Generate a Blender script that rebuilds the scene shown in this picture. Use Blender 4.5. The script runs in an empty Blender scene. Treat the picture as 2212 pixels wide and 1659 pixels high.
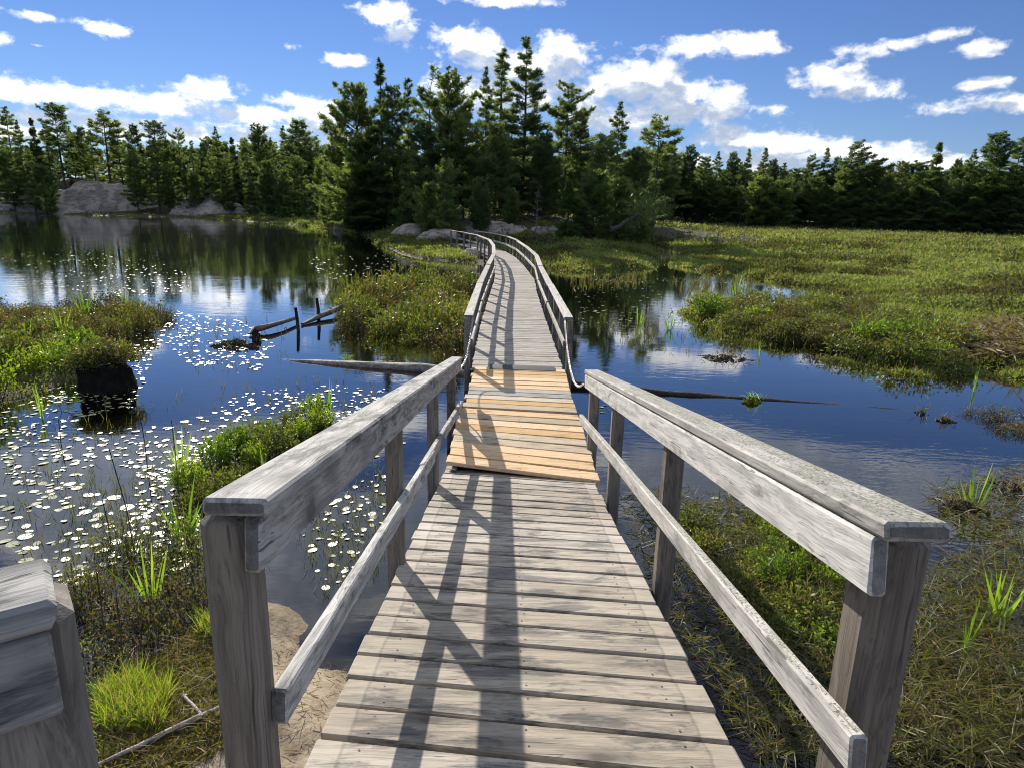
import bpy, math, random
import numpy as np
from mathutils import Vector, Matrix, noise as mnoise
random.seed(7)
RNG = np.random.default_rng(11)
S = bpy.context.scene
COL = S.collection
R_ = math.radians

# ------------------------------------------------------------------ view geometry
# measurements are taken in a 2212 x 1659 copy of the photograph; at() puts a measured point on a level plane of the place
FPX, CX, CY = 1470., 1106., 829.5
PITCH = math.atan((CY - 447) / FPX); ROLL = .023; HC = 2.65
CP, SP = math.cos(PITCH), math.sin(PITCH)
SUN = Vector((-.605, 1.365, .726)).normalized()

def ray(px, py):
    x, y = px - CX, py - CY
    c, s = math.cos(ROLL), math.sin(ROLL)
    x, y = x*c + y*s, -x*s + y*c
    r, u = x/FPX, -y/FPX
    return Vector((r, CP + u*SP, -SP + u*CP))
def at(px, py, z=0.):
    d = ray(px, py); t = (z - HC)/d.z
    return Vector((d.x*t, d.y*t, z))
def at_y(px, py, Y):
    d = ray(px, py); t = Y/d.y
    return Vector((d.x*t, Y, HC + d.z*t))
def ats(pts, z=0.): return np.array([at(x, y, z)[:2] for x, y in pts])
RA = R_(9.9); H1 = 1.345
def ramp(u, s, n):
    return Vector((u, s*math.cos(RA) + (n-H1)*math.sin(RA), HC - s*math.sin(RA) + (n-H1)*math.cos(RA)))

# ------------------------------------------------------------------ object helpers
def tag(o, label=None, cat=None, group=None, kind=None):
    for k, v in (('label', label), ('category', cat), ('group', group), ('kind', kind)):
        if v: o[k] = v
    return o
def empty(name, loc, label, cat, group=None, rotz=0):
    o = bpy.data.objects.new(name, None); COL.objects.link(o)
    o.location = loc; o.rotation_euler = (0, 0, rotz); o.empty_display_size = .1
    return tag(o, label, cat, group)
def link(name, me, parent=None, loc=None):
    o = bpy.data.objects.new(name, me); COL.objects.link(o)
    if parent: o.parent = parent
    if loc is not None: o.location = loc
    return o
class MB:
    def __init__(s): s.v = []; s.f = []; s.m = []; s.n = 0; s.smooth = False
    def add(s, v, f, mi=0):
        v = np.asarray(v, dtype=np.float64).reshape(-1, 3)
        s.v.append(v); s.f += [tuple(int(i)+s.n for i in q) for q in f]; s.m += [mi]*len(f); s.n += len(v)
    def box(s, lx, ly, lz, M=None, bev=.004, mi=0, jit=0., rnd=None):
        # board along local x with eased edges and slightly worn corners
        b = min(bev, lx*.3, ly*.3, lz*.3); hx, hy, hz = lx/2, ly/2, lz/2
        ring = [(-hy+b, -hz), (hy-b, -hz), (hy, -hz+b), (hy, hz-b), (hy-b, hz), (-hy+b, hz), (-hy, hz-b), (-hy, -hz+b)]
        v = []; f = []
        for x, k in ((-hx, 1-b/hy if hy > b else 1), (-hx+b, 1), (hx-b, 1), (hx, 1-b/hy if hy > b else 1)):
            for y, z in ring: v.append((x, y*k, z*(1-b/hz if k != 1 else 1)))
        v = np.array(v)
        if jit: v += RNG.uniform(-jit, jit, v.shape)
        for i in range(3):
            for j in range(8):
                f.append((i*8+j, i*8+(j+1) % 8, (i+1)*8+(j+1) % 8, (i+1)*8+j))
        f.append(tuple(range(8))[::-1]); f.append(tuple(range(24, 32)))
        if M is not None: v = np.array([M @ Vector(p) for p in v])
        s.add(v, f, mi)
    def tube(s, pts, rad, seg=6, mi=0, jit=0., cap=True):
        pts = [Vector(p) for p in pts]; n = len(pts); V = []; Fc = []
        rr = rad if hasattr(rad, '__len__') else [rad]*n
        up = Vector((0, 0, 1))
        for i, p in enumerate(pts):
            t = (pts[min(i+1, n-1)] - pts[max(i-1, 0)])
            t = t.normalized() if t.length > 1e-9 else Vector((0, 0, 1))
            a = t.cross(up if abs(t.z) < .95 else Vector((1, 0, 0))).normalized(); b = a.cross(t)
            for j in range(seg):
                w = 2*math.pi*j/seg; k = 1 + (random.uniform(-jit, jit) if jit else 0)
                V.append(p + (a*math.cos(w) + b*math.sin(w))*rr[i]*k)
        for i in range(n-1):
            for j in range(seg):
                Fc.append((i*seg+j, i*seg+(j+1) % seg, (i+1)*seg+(j+1) % seg, (i+1)*seg+j))
        if cap: Fc.append(tuple(range(seg))); Fc.append(tuple(range((n-1)*seg, n*seg))[::-1])
        s.add([tuple(v) for v in V], Fc, mi)
    def mesh(s, name, mats):
        me = bpy.data.meshes.new(name)
        v = np.concatenate(s.v) if s.v else np.zeros((0, 3))
        me.from_pydata(v.tolist(), [], s.f)
        for m in (mats if isinstance(mats, (list, tuple)) else [mats]): me.materials.append(m)
        me.polygons.foreach_set('material_index', s.m)
        if s.smooth: me.polygons.foreach_set('use_smooth', [True]*len(s.f))
        me.update(); return me
    def obj(s, name, mats, parent=None, loc=None): return link(name, s.mesh(name, mats), parent, loc)
def quads_mesh(name, V, mats, mi=None, k=4):
    # V: (N,k,3) array of separate faces
    n = len(V); me = bpy.data.meshes.new(name)
    me.vertices.add(n*k); me.vertices.foreach_set('co', np.ascontiguousarray(V, dtype=np.float32).ravel())
    me.loops.add(n*k); me.loops.foreach_set('vertex_index', np.arange(n*k, dtype=np.int32))
    me.polygons.add(n); me.polygons.foreach_set('loop_start', np.arange(0, n*k, k, dtype=np.int32))
    me.polygons.foreach_set('loop_total', np.full(n, k, dtype=np.int32))
    for m in (mats if isinstance(mats, (list, tuple)) else [mats]): me.materials.append(m)
    if mi is not None: me.polygons.foreach_set('material_index', np.asarray(mi, dtype=np.int32))
    me.update(calc_edges=True); me.validate(); return me
def nrm(a): return a/np.maximum(np.linalg.norm(a, axis=-1, keepdims=True), 1e-9)
def rdir(n, up=0.):
    a = RNG.normal(size=(n, 3)); a[:, 2] += up; return nrm(a)
def blades(base, d, length, width, waist=.45):
    # diamond leaves: base point, direction, length and width arrays
    n = len(base); L = np.broadcast_to(np.asarray(length, float).reshape(-1, 1), (n, 1)); Wd = np.broadcast_to(np.asarray(width, float).reshape(-1, 1), (n, 1))
    side = nrm(np.cross(d, rdir(n)))
    return np.stack([base, base + d*L*waist + side*Wd/2, base + d*L, base + d*L*waist - side*Wd/2], axis=1)
def bent_blades(base, d, length, width, droop=.3):
    # grass blades in two bent pieces
    n = len(base); L = np.broadcast_to(np.asarray(length, float).reshape(-1, 1), (n, 1)); Wd = np.broadcast_to(np.asarray(width, float).reshape(-1, 1), (n, 1))
    side = nrm(np.cross(d, rdir(n))); mid = base + d*L*.55
    h = d.copy(); h[:, 2] -= droop*RNG.uniform(.3, 1.6, n); h = nrm(h); tip = mid + h*L*.45
    q1 = np.stack([base - side*Wd*.4, base + side*Wd*.4, mid + side*Wd*.5, mid - side*Wd*.5], axis=1)
    q2 = np.stack([mid - side*Wd*.5, mid + side*Wd*.5, tip + side*Wd*.04, tip - side*Wd*.04], axis=1)
    return np.concatenate([q1, q2])

# ------------------------------------------------------------------ materials
class NT:
    def __init__(s, nt): s.t = nt; s.nodes = nt.nodes; s.links = nt.links
    def n(s, typ, **kw):
        x = s.nodes.new(typ)
        for k, v in kw.items():
            if k.startswith('i_'):
                key = k[2:]; x.inputs[int(key) if key.isdigit() else key.replace('_', ' ')].default_value = v
            else: setattr(x, k, v)
        return x
    def l(s, a, b): s.links.new(a, b)
    def put(s, sock, v):
        if isinstance(v, bpy.types.NodeSocket): s.l(v, sock)
        else: sock.default_value = v
    def math(s, op, a, b=None, c=None, clamp=False):
        x = s.n('ShaderNodeMath', operation=op, use_clamp=clamp)
        for i, v in enumerate((a, b, c)):
            if v is not None: s.put(x.inputs[i], v)
        return x.outputs[0]
    def vec(s, op, a, b=None):
        x = s.n('ShaderNodeVectorMath', operation=op); s.put(x.inputs[0], a)
        if b is not None: s.put(x.inputs[1], b)
        return x.outputs[0]
    def mix(s, f, a, b, blend='MIX'):
        x = s.n('ShaderNodeMix', data_type='RGBA', blend_type=blend)
        s.put(x.inputs[0], f)
        for i, v in ((6, a), (7, b)):
            s.put(x.inputs[i], v if isinstance(v, bpy.types.NodeSocket) else (*v[:3], 1))
        return x.outputs[2]
    def noise(s, vec, scale=5., detail=4., rough=.55, dist=0., dim='3D'):
        x = s.n('ShaderNodeTexNoise', noise_dimensions=dim); s.put(x.inputs['Vector'], vec)
        x.inputs['Scale'].default_value = scale; x.inputs['Detail'].default_value = detail
        x.inputs['Roughness'].default_value = rough; x.inputs['Distortion'].default_value = dist
        return x.outputs[0]
    def ramp(s, v, a, b, lo=0., hi=1.):
        x = s.n('ShaderNodeMapRange', interpolation_type='SMOOTHSTEP'); s.put(x.inputs[0], v)
        x.inputs[1].default_value = a; x.inputs[2].default_value = b; x.inputs[3].default_value = lo; x.inputs[4].default_value = hi
        return x.outputs[0]
    def sep(s, v):
        x = s.n('ShaderNodeSeparateXYZ'); s.put(x.inputs[0], v); return x.outputs
    def comb(s, *a):
        x = s.n('ShaderNodeCombineXYZ')
        for i, v in enumerate(a): s.put(x.inputs[i], v)
        return x.outputs[0]
def new_mat(name):
    m = bpy.data.materials.new(name); m.use_nodes = True
    t = NT(m.node_tree); t.nodes.clear()
    out = t.n('ShaderNodeOutputMaterial'); return m, t, out
def principled(t, out, color, rough=.8, bump=None, bstr=.3, bdist=.01, spec=.3):
    p = t.n('ShaderNodeBsdfPrincipled'); t.put(p.inputs['Base Color'], color if isinstance(color, bpy.types.NodeSocket) else (*color, 1))
    t.put(p.inputs['Roughness'], rough); p.inputs['Specular IOR Level'].default_value = spec
    if bump is not None:
        b = t.n('ShaderNodeBump'); b.inputs['Strength'].default_value = bstr; b.inputs['Distance'].default_value = bdist
        t.l(bump, b.inputs['Height']); t.l(b.outputs[0], p.inputs['Normal'])
    t.l(p.outputs[0], out.inputs[0]); return p

def wood_mat(name, light, dark, stain, edge=0., lichen=None, stain_lo=.52, stain_hi=.66, axis='X', rough=.82, wear=None):
    """weathered board: grain along one local axis, knots, dark weather blotches, splits; edge = half length beyond which a paler strip runs"""
    m, t, out = new_mat(name)
    tc = t.n('ShaderNodeTexCoord').outputs['Object']; oi = t.n('ShaderNodeObjectInfo')
    rnd = oi.outputs['Random']
    off = t.comb(t.math('MULTIPLY', rnd, 37.), t.math('MULTIPLY', rnd, 91.), t.math('MULTIPLY', rnd, 53.))
    p = t.vec('ADD', tc, off)
    sc = {'X': (1.1, 16., 16.), 'Y': (16., 1.1, 16.), 'Z': (16., 16., 1.1)}[axis]
    warp = t.noise(t.vec('MULTIPLY', p, {'X': (2.5, 6, 6), 'Y': (6, 2.5, 6), 'Z': (6, 6, 2.5)}[axis]), 1., 2.)
    pw = t.vec('ADD', t.vec('MULTIPLY', p, sc), t.comb(*[t.math('MULTIPLY', warp, 1.1 if a != axis else 0.) for a in 'XYZ']))
    grain = t.noise(pw, 2.2, 5., .62)
    fine = t.noise(t.vec('MULTIPLY', pw, {'X': (.7, 5, 5), 'Y': (5, .7, 5), 'Z': (5, 5, .7)}[axis]), 2.2, 3., .6)
    vo = t.n('ShaderNodeTexVoronoi', feature='F1'); t.l(t.vec('MULTIPLY', p, {'X': (2.4, 5.5, 3), 'Y': (5.5, 2.4, 3), 'Z': (5.5, 3, 2.0)}[axis]), vo.inputs['Vector'])
    vo.inputs['Scale'].default_value = 1.
    kd = t.math('ADD', vo.outputs['Distance'], t.math('MULTIPLY_ADD', t.noise(t.vec('MULTIPLY', p, (30., 30., 30.)), 1., 2.), .10, -.05))
    knot = t.ramp(kd, .15, .07)
    halo = t.ramp(kd, .36, .12)
    blot = t.noise(t.vec('MULTIPLY', p, {'X': (2.6, 9., 9.), 'Y': (9., 2.6, 9.), 'Z': (9., 9., 2.6)}[axis]), 1., 6., .68, .4)
    tone = t.math('MULTIPLY_ADD', rnd, .34, .83)
    c = t.mix(t.ramp(grain, .38, .66), light, dark)
    c = t.mix(t.math('MULTIPLY', t.ramp(fine, .48, .68), .55), c, tuple(x*.55 for x in dark))
    sm = t.math('MULTIPLY', t.ramp(blot, stain_lo, stain_hi), t.ramp(fine, .62, .4, .45, 1.))
    c = t.mix(sm, c, stain)
    c = t.mix(t.math('MULTIPLY', halo, .5), c, tuple(x*.6 for x in dark))
    c = t.mix(t.math('MULTIPLY', knot, .75), c, tuple(x*.35 for x in dark))
    cv = t.vec('MULTIPLY', pw, {'X': (.75, 2.6, 2.6), 'Y': (2.6, .75, 2.6), 'Z': (2.6, 2.6, .75)}[axis])
    crack2 = t.math('MULTIPLY', t.ramp(t.noise(cv, 1.7, 2., .5), .66, .70), t.ramp(t.noise(p, 2.3, 2.), .42, .55))
    c = t.mix(t.math('MULTIPLY', crack2, .75), c, (.05, .045, .04))
    spk = t.ramp(t.noise(t.vec('MULTIPLY', p, {'X': (14, 26, 26), 'Y': (26, 14, 26), 'Z': (26, 26, 14)}[axis]), 1., 4., .7), .62, .70)
    c = t.mix(t.math('MULTIPLY', spk, .5), c, stain)
    if edge:
        x = t.math('ABSOLUTE', t.sep(tc)[0])
        wob = t.math('MULTIPLY_ADD', t.noise(p, 9., 3.), .03, -.015)
        x = t.math('ADD', x, wob)
        strip = t.ramp(x, edge-.006, edge+.006)
        c = t.mix(t.math('MULTIPLY', strip, .42), c, tuple(min(1, a*1.05) for a in light))
        line = t.math('MULTIPLY', t.ramp(x, edge-.013, edge-.003), t.ramp(x, edge+.008, edge))
        c = t.mix(t.math('MULTIPLY', line, .3), c, (.1, .09, .08))
    if lichen:
        nz = t.sep(t.n('ShaderNodeNewGeometry').outputs['Normal'])[2]
        ln = t.noise(p, 75., 4., .7)
        lm = t.math('MULTIPLY', t.ramp(ln, .44, .56), t.ramp(nz, .7, .9))
        c = t.mix(t.math('MULTIPLY', lm, t.ramp(t.noise(p, 5., 3.), .32, .5)), c, lichen)
        l2 = t.math('MULTIPLY', t.ramp(t.noise(t.vec('ADD', p, (3, 1, 7)), 110., 3., .6), .56, .62), t.ramp(nz, .7, .9))
        c = t.mix(t.math('MULTIPLY', l2, .8), c, (.06, .058, .045))
    en = t.math('ABSOLUTE', t.sep(t.n('ShaderNodeTexCoord').outputs['Normal'])['XYZ'.index(axis)])
    c = t.mix(t.math('MULTIPLY', t.ramp(en, .75, .95), .72), c, (.07, .066, .06))
    hsv = t.n('ShaderNodeHueSaturation'); t.l(c, hsv.inputs['Color']); t.l(tone, hsv.inputs['Value'])
    t.l(t.math('MULTIPLY_ADD', rnd, -.3, 1.12), hsv.inputs['Saturation'])
    h = t.math('ADD', t.math('MULTIPLY', grain, .6), t.math('SUBTRACT', t.math('MULTIPLY', fine, .5), t.math('MULTIPLY', crack2, 1.)))
    principled(t, out, hsv.outputs[0], rough, h, .45, .006, .25)
    return m

def leaf_mat(name, c1, c2, c3=None, trans=.45, rough=.5, patch=0., spec=.3):
    m, t, out = new_mat(name)
    g = t.n('ShaderNodeNewGeometry'); oi = t.n('ShaderNodeObjectInfo')
    c = t.mix(g.outputs['Random Per Island'], c1, c2)
    if c3:
        c = t.mix(t.ramp(t.math('FRACT', t.math('MULTIPLY', g.outputs['Random Per Island'], 17.3)), .72, .8), c, c3)
    if patch:
        pn = t.noise(g.outputs['Position'], patch, 4., .6)
        c = t.mix(t.ramp(pn, .47, .57), c, t.mix(g.outputs['Random Per Island'], (.13, .105, .055), (.065, .085, .035)))
    hsv = t.n('ShaderNodeHueSaturation'); t.l(c, hsv.inputs['Color'])
    t.l(t.math('MULTIPLY_ADD', oi.outputs['Random'], .5, .75), hsv.inputs['Value'])
    t.l(t.math('MULTIPLY_ADD', oi.outputs['Random'], -.03, .515), hsv.inputs['Hue'])
    p = t.n('ShaderNodeBsdfPrincipled'); t.l(hsv.outputs[0], p.inputs['Base Color']); p.inputs['Roughness'].default_value = rough
    p.inputs['Specular IOR Level'].default_value = spec
    tr = t.n('ShaderNodeBsdfTranslucent')
    t.l(t.mix(1., hsv.outputs[0], (1.5, 1.45, .55), 'MULTIPLY'), tr.inputs[0])
    mx = t.n('ShaderNodeMixShader'); mx.inputs[0].default_value = trans
    t.l(p.outputs[0], mx.inputs[1]); t.l(tr.outputs[0], mx.inputs[2]); t.l(mx.outputs[0], out.inputs[0])
    return m

M = {}
GREY = (.46, .40, .325); GREYD = (.30, .265, .22); STAIN = (.10, .098, .094)
M['plank'] = wood_mat('weathered plank', GREY, GREYD, STAIN, edge=.585, stain_lo=.475, stain_hi=.60)
M['plank_far'] = wood_mat('bleached plank', (.45, .405, .345), (.30, .272, .235), (.15, .145, .138))
M['fresh'] = wood_mat('fresh yellow plank', (.70, .47, .245), (.58, .37, .18), (.42, .29, .17), stain_lo=.6, stain_hi=.72)
M['mid'] = wood_mat('fading plank', (.56, .45, .31), (.42, .33, .22), (.25, .22, .19), stain_lo=.57)
M['rail'] = wood_mat('grey rail timber', (.50, .48, .45), (.27, .265, .255), (.085, .085, .085), stain_lo=.5, stain_hi=.62)
M['rail_lichen'] = wood_mat('lichened rail timber', (.58, .55, .51), (.37, .355, .33), (.17, .168, .16), lichen=(.30, .30, .235), stain_lo=.56)
M['rail_far'] = wood_mat('pale rail timber', (.52, .48, .42), (.36, .33, .29), (.2, .19, .17), stain_lo=.6)
M['post'] = wood_mat('brown grey post', (.25, .215, .18), (.15, .128, .108), (.075, .066, .058), axis='Z', stain_lo=.54)
M['stringer'] = wood_mat('dark beam', (.16, .14, .12), (.09, .08, .07), (.05, .045, .04))
def simple(name, col, rough=.8, nscale=None, col2=None, bstr=.4, bd=.01, metal=0., spec=.3):
    m, t, out = new_mat(name)
    if nscale:
        tc = t.n('ShaderNodeTexCoord').outputs['Object']; nz = t.noise(tc, nscale, 5., .65)
        p = principled(t, out, t.mix(t.ramp(nz, .35, .65), col, col2 or tuple(c*.5 for c in col)), rough, nz, bstr, bd, spec)
    else: p = principled(t, out, col, rough, spec=spec)
    p.inputs['Metallic'].default_value = metal
    return m
M['nail'] = simple('rusty nail', (.05, .04, .035), .6)
M['chain'] = simple('galvanised steel', (.72, .73, .74), .28, 60, (.5, .5, .5), .1, .001, 1.)
M['rubber'] = simple('black rubber', (.035, .036, .04), .6, 40, (.06, .06, .062), .3, .002)
M['bark'] = simple('pine bark', (.10, .085, .07), .9, 9, (.045, .038, .032), .8, .03)
M['dead'] = simple('bleached dead wood', (.22, .195, .17), .85, 14, (.09, .08, .07), .8, .02)
M['wetwood'] = simple('wet dark wood', (.045, .036, .03), .75, 14, (.018, .015, .013), .9, .03, 0., .25)
M['rot'] = simple('black rotten wood', (.022, .018, .015), .95, 12, (.010, .009, .008), .9, .04, 0., .1)
M['pale'] = simple('sun bleached log', (.34, .30, .26), .8, 14, (.14, .12, .10), .8, .02)
M['birch'] = simple('pale barked branch', (.45, .41, .36), .85, 22, (.20, .17, .15), .6, .01)
M['mud'] = simple('wet mud', (.05, .038, .028), .55, 12, (.02, .016, .013), .8, .03, 0., .4)
M['moss'] = simple('bright moss', (.20, .24, .02), .95, 40, (.10, .15, .01), .8, .02)
M['stem'] = simple('twig', (.09, .065, .05), .8)
def rock_mat():
    m, t, out = new_mat('granite')
    tc = t.n('ShaderNodeNewGeometry').outputs['Position']
    a = t.noise(tc, .45, 6., .6, .5); b = t.noise(tc, 4., 6., .7); s_ = t.noise(t.vec('MULTIPLY', tc, (.8, .8, 3.)), 1.6, 5., .65)
    c = t.mix(t.ramp(a, .38, .62), (.42, .345, .29), (.21, .18, .155))
    c = t.mix(t.math('MULTIPLY', t.ramp(s_, .52, .62), .7), c, (.07, .065, .06))
    c = t.mix(t.math('MULTIPLY', t.ramp(b, .55, .7), .45), c, (.42, .38, .35))
    principled(t, out, c, .85, t.math('ADD', t.math('MULTIPLY', a, 3.), t.math('MULTIPLY', b, .4)), .7, .2)
    return m
M['rock'] = rock_mat()
M['slab'] = simple('pale flat granite', (.46, .38, .31), .85, 5, (.33, .27, .23), .5, .03)
M['needle'] = leaf_mat('pine needles', (.085, .138, .062), (.175, .222, .098), trans=.58, rough=.45)
M['needle_dark'] = leaf_mat('dark pine needles', (.072, .118, .062), (.145, .192, .092), trans=.56, rough=.45)
M['needle_light'] = leaf_mat('young pine needles', (.09, .145, .04), (.15, .20, .055), trans=.42)
M['needle_bare'] = leaf_mat('sparse brown twigs', (.10, .095, .06), (.08, .10, .05), trans=.25)
M['leafA'] = leaf_mat('leatherleaf', (.085, .125, .028), (.20, .24, .05), (.13, .10, .05), trans=.42)
M['leafB'] = leaf_mat('olive leatherleaf', (.075, .085, .032), (.13, .14, .045), (.14, .085, .05), trans=.38)
M['leafC'] = leaf_mat('bright sweetgale', (.11, .19, .025), (.19, .26, .04), trans=.5)
M['marsh'] = leaf_mat('marsh shrubs', (.18, .235, .085), (.29, .335, .13), (.25, .225, .13), trans=.5, patch=.22, spec=.12)
M['straw'] = leaf_mat('dead sedge', (.20, .155, .09), (.29, .23, .135), (.12, .085, .05), trans=.25, spec=.1)
M['reed'] = leaf_mat('iris blades', (.15, .28, .04), (.25, .38, .06), trans=.5)
M['grass'] = leaf_mat('bank grass', (.13, .22, .03), (.24, .32, .05), (.26, .22, .11), trans=.5)
M['mosscover'] = leaf_mat('moss and sedge', (.07, .10, .02), (.15, .17, .035), (.22, .18, .09), trans=.35)
M['sedge'] = leaf_mat('dark water sedge', (.06, .08, .025), (.14, .16, .05), (.13, .095, .055), trans=.4)
def pad_mat():
    m, t, out = new_mat('lily pad')
    oi = t.n('ShaderNodeObjectInfo'); g = t.n('ShaderNodeNewGeometry')
    c = t.mix(t.math('FRACT', t.math('ADD', oi.outputs['Random'], g.outputs['Random Per Island'])), (.20, .25, .12), (.32, .31, .17))
    nz = t.noise(g.outputs['Position'], 60., 2.)
    p = principled(t, out, c, .44, nz, .2, .004, .6)
    return m
M['pad'] = pad_mat()

def ground_mat():
    m, t, out = new_mat('wetland ground')
    at_ = t.n('ShaderNodeAttribute'); at_.attribute_name = 'zone'
    r, g, b = t.sep(at_.outputs['Vector'])
    pos = t.n('ShaderNodeNewGeometry').outputs['Position']
    n1 = t.noise(pos, 3., 6., .65); n2 = t.noise(pos, 38., 4., .7)
    bed = t.mix(t.ramp(n1, .35, .65), (.045, .034, .022), (.085, .062, .036))
    sand = t.mix(t.ramp(n1, .36, .62), (.42, .34, .24), (.17, .13, .088))
    sand = t.mix(t.math('MULTIPLY', t.ramp(n2, .55, .68), .5), sand, (.12, .09, .06))
    mar = t.mix(t.ramp(n1, .38, .6), (.07, .075, .028), (.085, .062, .035))
    fl = t.mix(t.ramp(n1, .4, .6), (.06, .045, .028), (.07, .075, .03))
    c = t.mix(r, bed, sand); c = t.mix(g, c, mar); c = t.mix(b, c, fl)
    principled(t, out, c, .9, t.math('ADD', n1, t.math('MULTIPLY', n2, .25)), .6, .04, .2)
    return m
M['ground'] = ground_mat()
def water_mat():
    m, t, out = new_mat('lake water')
    pos = t.n('ShaderNodeNewGeometry').outputs['Position']
    a = t.noise(t.vec('MULTIPLY', pos, (1.0, 2.6, 1.)), 1.1, 3., .5, .3)
    b = t.noise(t.vec('MULTIPLY', pos, (2.2, 5., 1.)), 2.4, 2., .5)
    patch = t.ramp(t.noise(t.vec('MULTIPLY', pos, (.10, .16, 1.)), 1., 2.), .42, .68, .25, 1.5)
    c_ = t.noise(pos, 16., 2., .5)
    h = t.math('MULTIPLY', t.math('ADD', t.math('ADD', a, t.math('MULTIPLY', c_, .05)), t.math('MULTIPLY', b, .45)), patch)
    bp = t.n('ShaderNodeBump'); bp.inputs['Strength'].default_value = .13; bp.inputs['Distance'].default_value = .022
    t.l(h, bp.inputs['Height'])
    fr = t.n('ShaderNodeFresnel'); fr.inputs['IOR'].default_value = 1.42; t.l(bp.outputs[0], fr.inputs['Normal'])
    gl = t.n('ShaderNodeBsdfAnisotropic'); gl.inputs['Color'].default_value = (1, 1, 1, 1); gl.inputs['Roughness'].default_value = .035; t.l(bp.outputs[0], gl.inputs['Normal'])
    tr = t.n('ShaderNodeBsdfTransparent'); tr.inputs[0].default_value = (.52, .40, .25, 1)
    mx = t.n('ShaderNodeMixShader'); t.l(t.math('MULTIPLY', fr.outputs[0], 1.5, clamp=True), mx.inputs[0]); t.l(tr.outputs[0], mx.inputs[1]); t.l(gl.outputs[0], mx.inputs[2])
    t.l(mx.outputs[0], out.inputs[0]); return m
M['water'] = water_mat()

# ------------------------------------------------------------------ terrain
def sdist(P, poly):
    # signed distance to a polygon, positive inside
    x, y = P[:, 0], P[:, 1]; n = len(poly); ins = np.zeros(len(P), bool); d2 = np.full(len(P), 1e18)
    for i in range(n):
        ax, ay = poly[i]; bx, by = poly[(i+1) % n]
        c = (ay > y) != (by > y)
        with np.errstate(divide='ignore', invalid='ignore'):
            ins ^= c & (x < (bx-ax)*(y-ay)/(by-ay if by != ay else 1e-12) + ax)
        ex, ey = bx-ax, by-ay; l2 = ex*ex+ey*ey
        tt = np.clip(((x-ax)*ex+(y-ay)*ey)/max(l2, 1e-9), 0, 1)
        d2 = np.minimum(d2, (x-ax-tt*ex)**2+(y-ay-tt*ey)**2)
    return np.where(ins, 1, -1)*np.sqrt(d2)
LAND = np.concatenate([[(-400, 118), (-110, 108)], ats([(0, 463), (100, 463), (250, 468), (400, 470), (520, 478), (640, 487), (700, 495), (760, 503), (808, 512), (830, 535), (860, 550), (900, 560), (945, 564),
    (1045, 571), (1110, 575), (1160, 578), (1240, 591), (1395, 580), (1402, 552), (1412, 531), (1490, 542), (1458, 573), (1530, 587), (1614, 588), (1618, 601), (1698, 612), (1758, 624), (1810, 631), (1862, 650),
    (1858, 668), (1810, 678), (1770, 669), (1650, 664), (1530, 667), (1462, 678), (1530, 699), (1586, 727), (1650, 747), (1750, 751), (1810, 775), (1890, 787), (2010, 807), (2106, 819), (2080, 772), (2162, 803), (2212, 816)]),
    [(14, 11), (400, 9), (400, 600), (-400, 600)]])
BANK = np.concatenate([[(-7, -6), (-7, 2.2)], ats([(0, 1600), (130, 1520), (330, 1420), (480, 1330), (600, 1290), (690, 1370), (765, 1420)]), [(-.1, 3.1), (.6, 2.1), (1.6, 1.2), (7, -.5), (7, -6)]])
ISLET = ats([(-250, 690), (0, 684), (100, 680), (250, 670), (372, 690), (290, 728), (215, 762), (170, 820), (60, 868), (-250, 900)])
TUSS = ats([(2110, 893), (2160, 905), (2330, 915), (2330, 955), (2212, 942), (2150, 925)])
POOL = ats([(1922, 702), (1975, 690), (2038, 701), (2034, 734), (1960, 740)])
POOL3 = ats([(1640, 545), (1750, 552), (1880, 556), (1890, 564), (1740, 561), (1640, 553)])
SHOAL = ats([(1400, 1050), (1560, 1055), (1800, 1170), (1960, 1150), (2060, 1060), (2240, 1000), (2500, 1000), (2600, 1700), (1400, 1700), (1330, 1250)])
SHOAL2 = ats([(130, 1480), (120, 1290), (260, 1130), (420, 980), (560, 930), (720, 880), (720, 930), (600, 1010), (600, 1200), (500, 1330), (330, 1430)])
def sst(x, a, b):
    t = np.clip((x-a)/(b-a), 0, 1); return t*t*(3-2*t)
def wav(P, f, s=0):
    x, y = P[:, 0]*f+s, P[:, 1]*f-s*1.7
    return (np.sin(x*1.3+2.1*np.sin(y*.7))+np.sin(y*1.7+1.3*np.sin(x*.9+1))+.5*np.sin(x*3.1+y*2.3))/2.5
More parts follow.
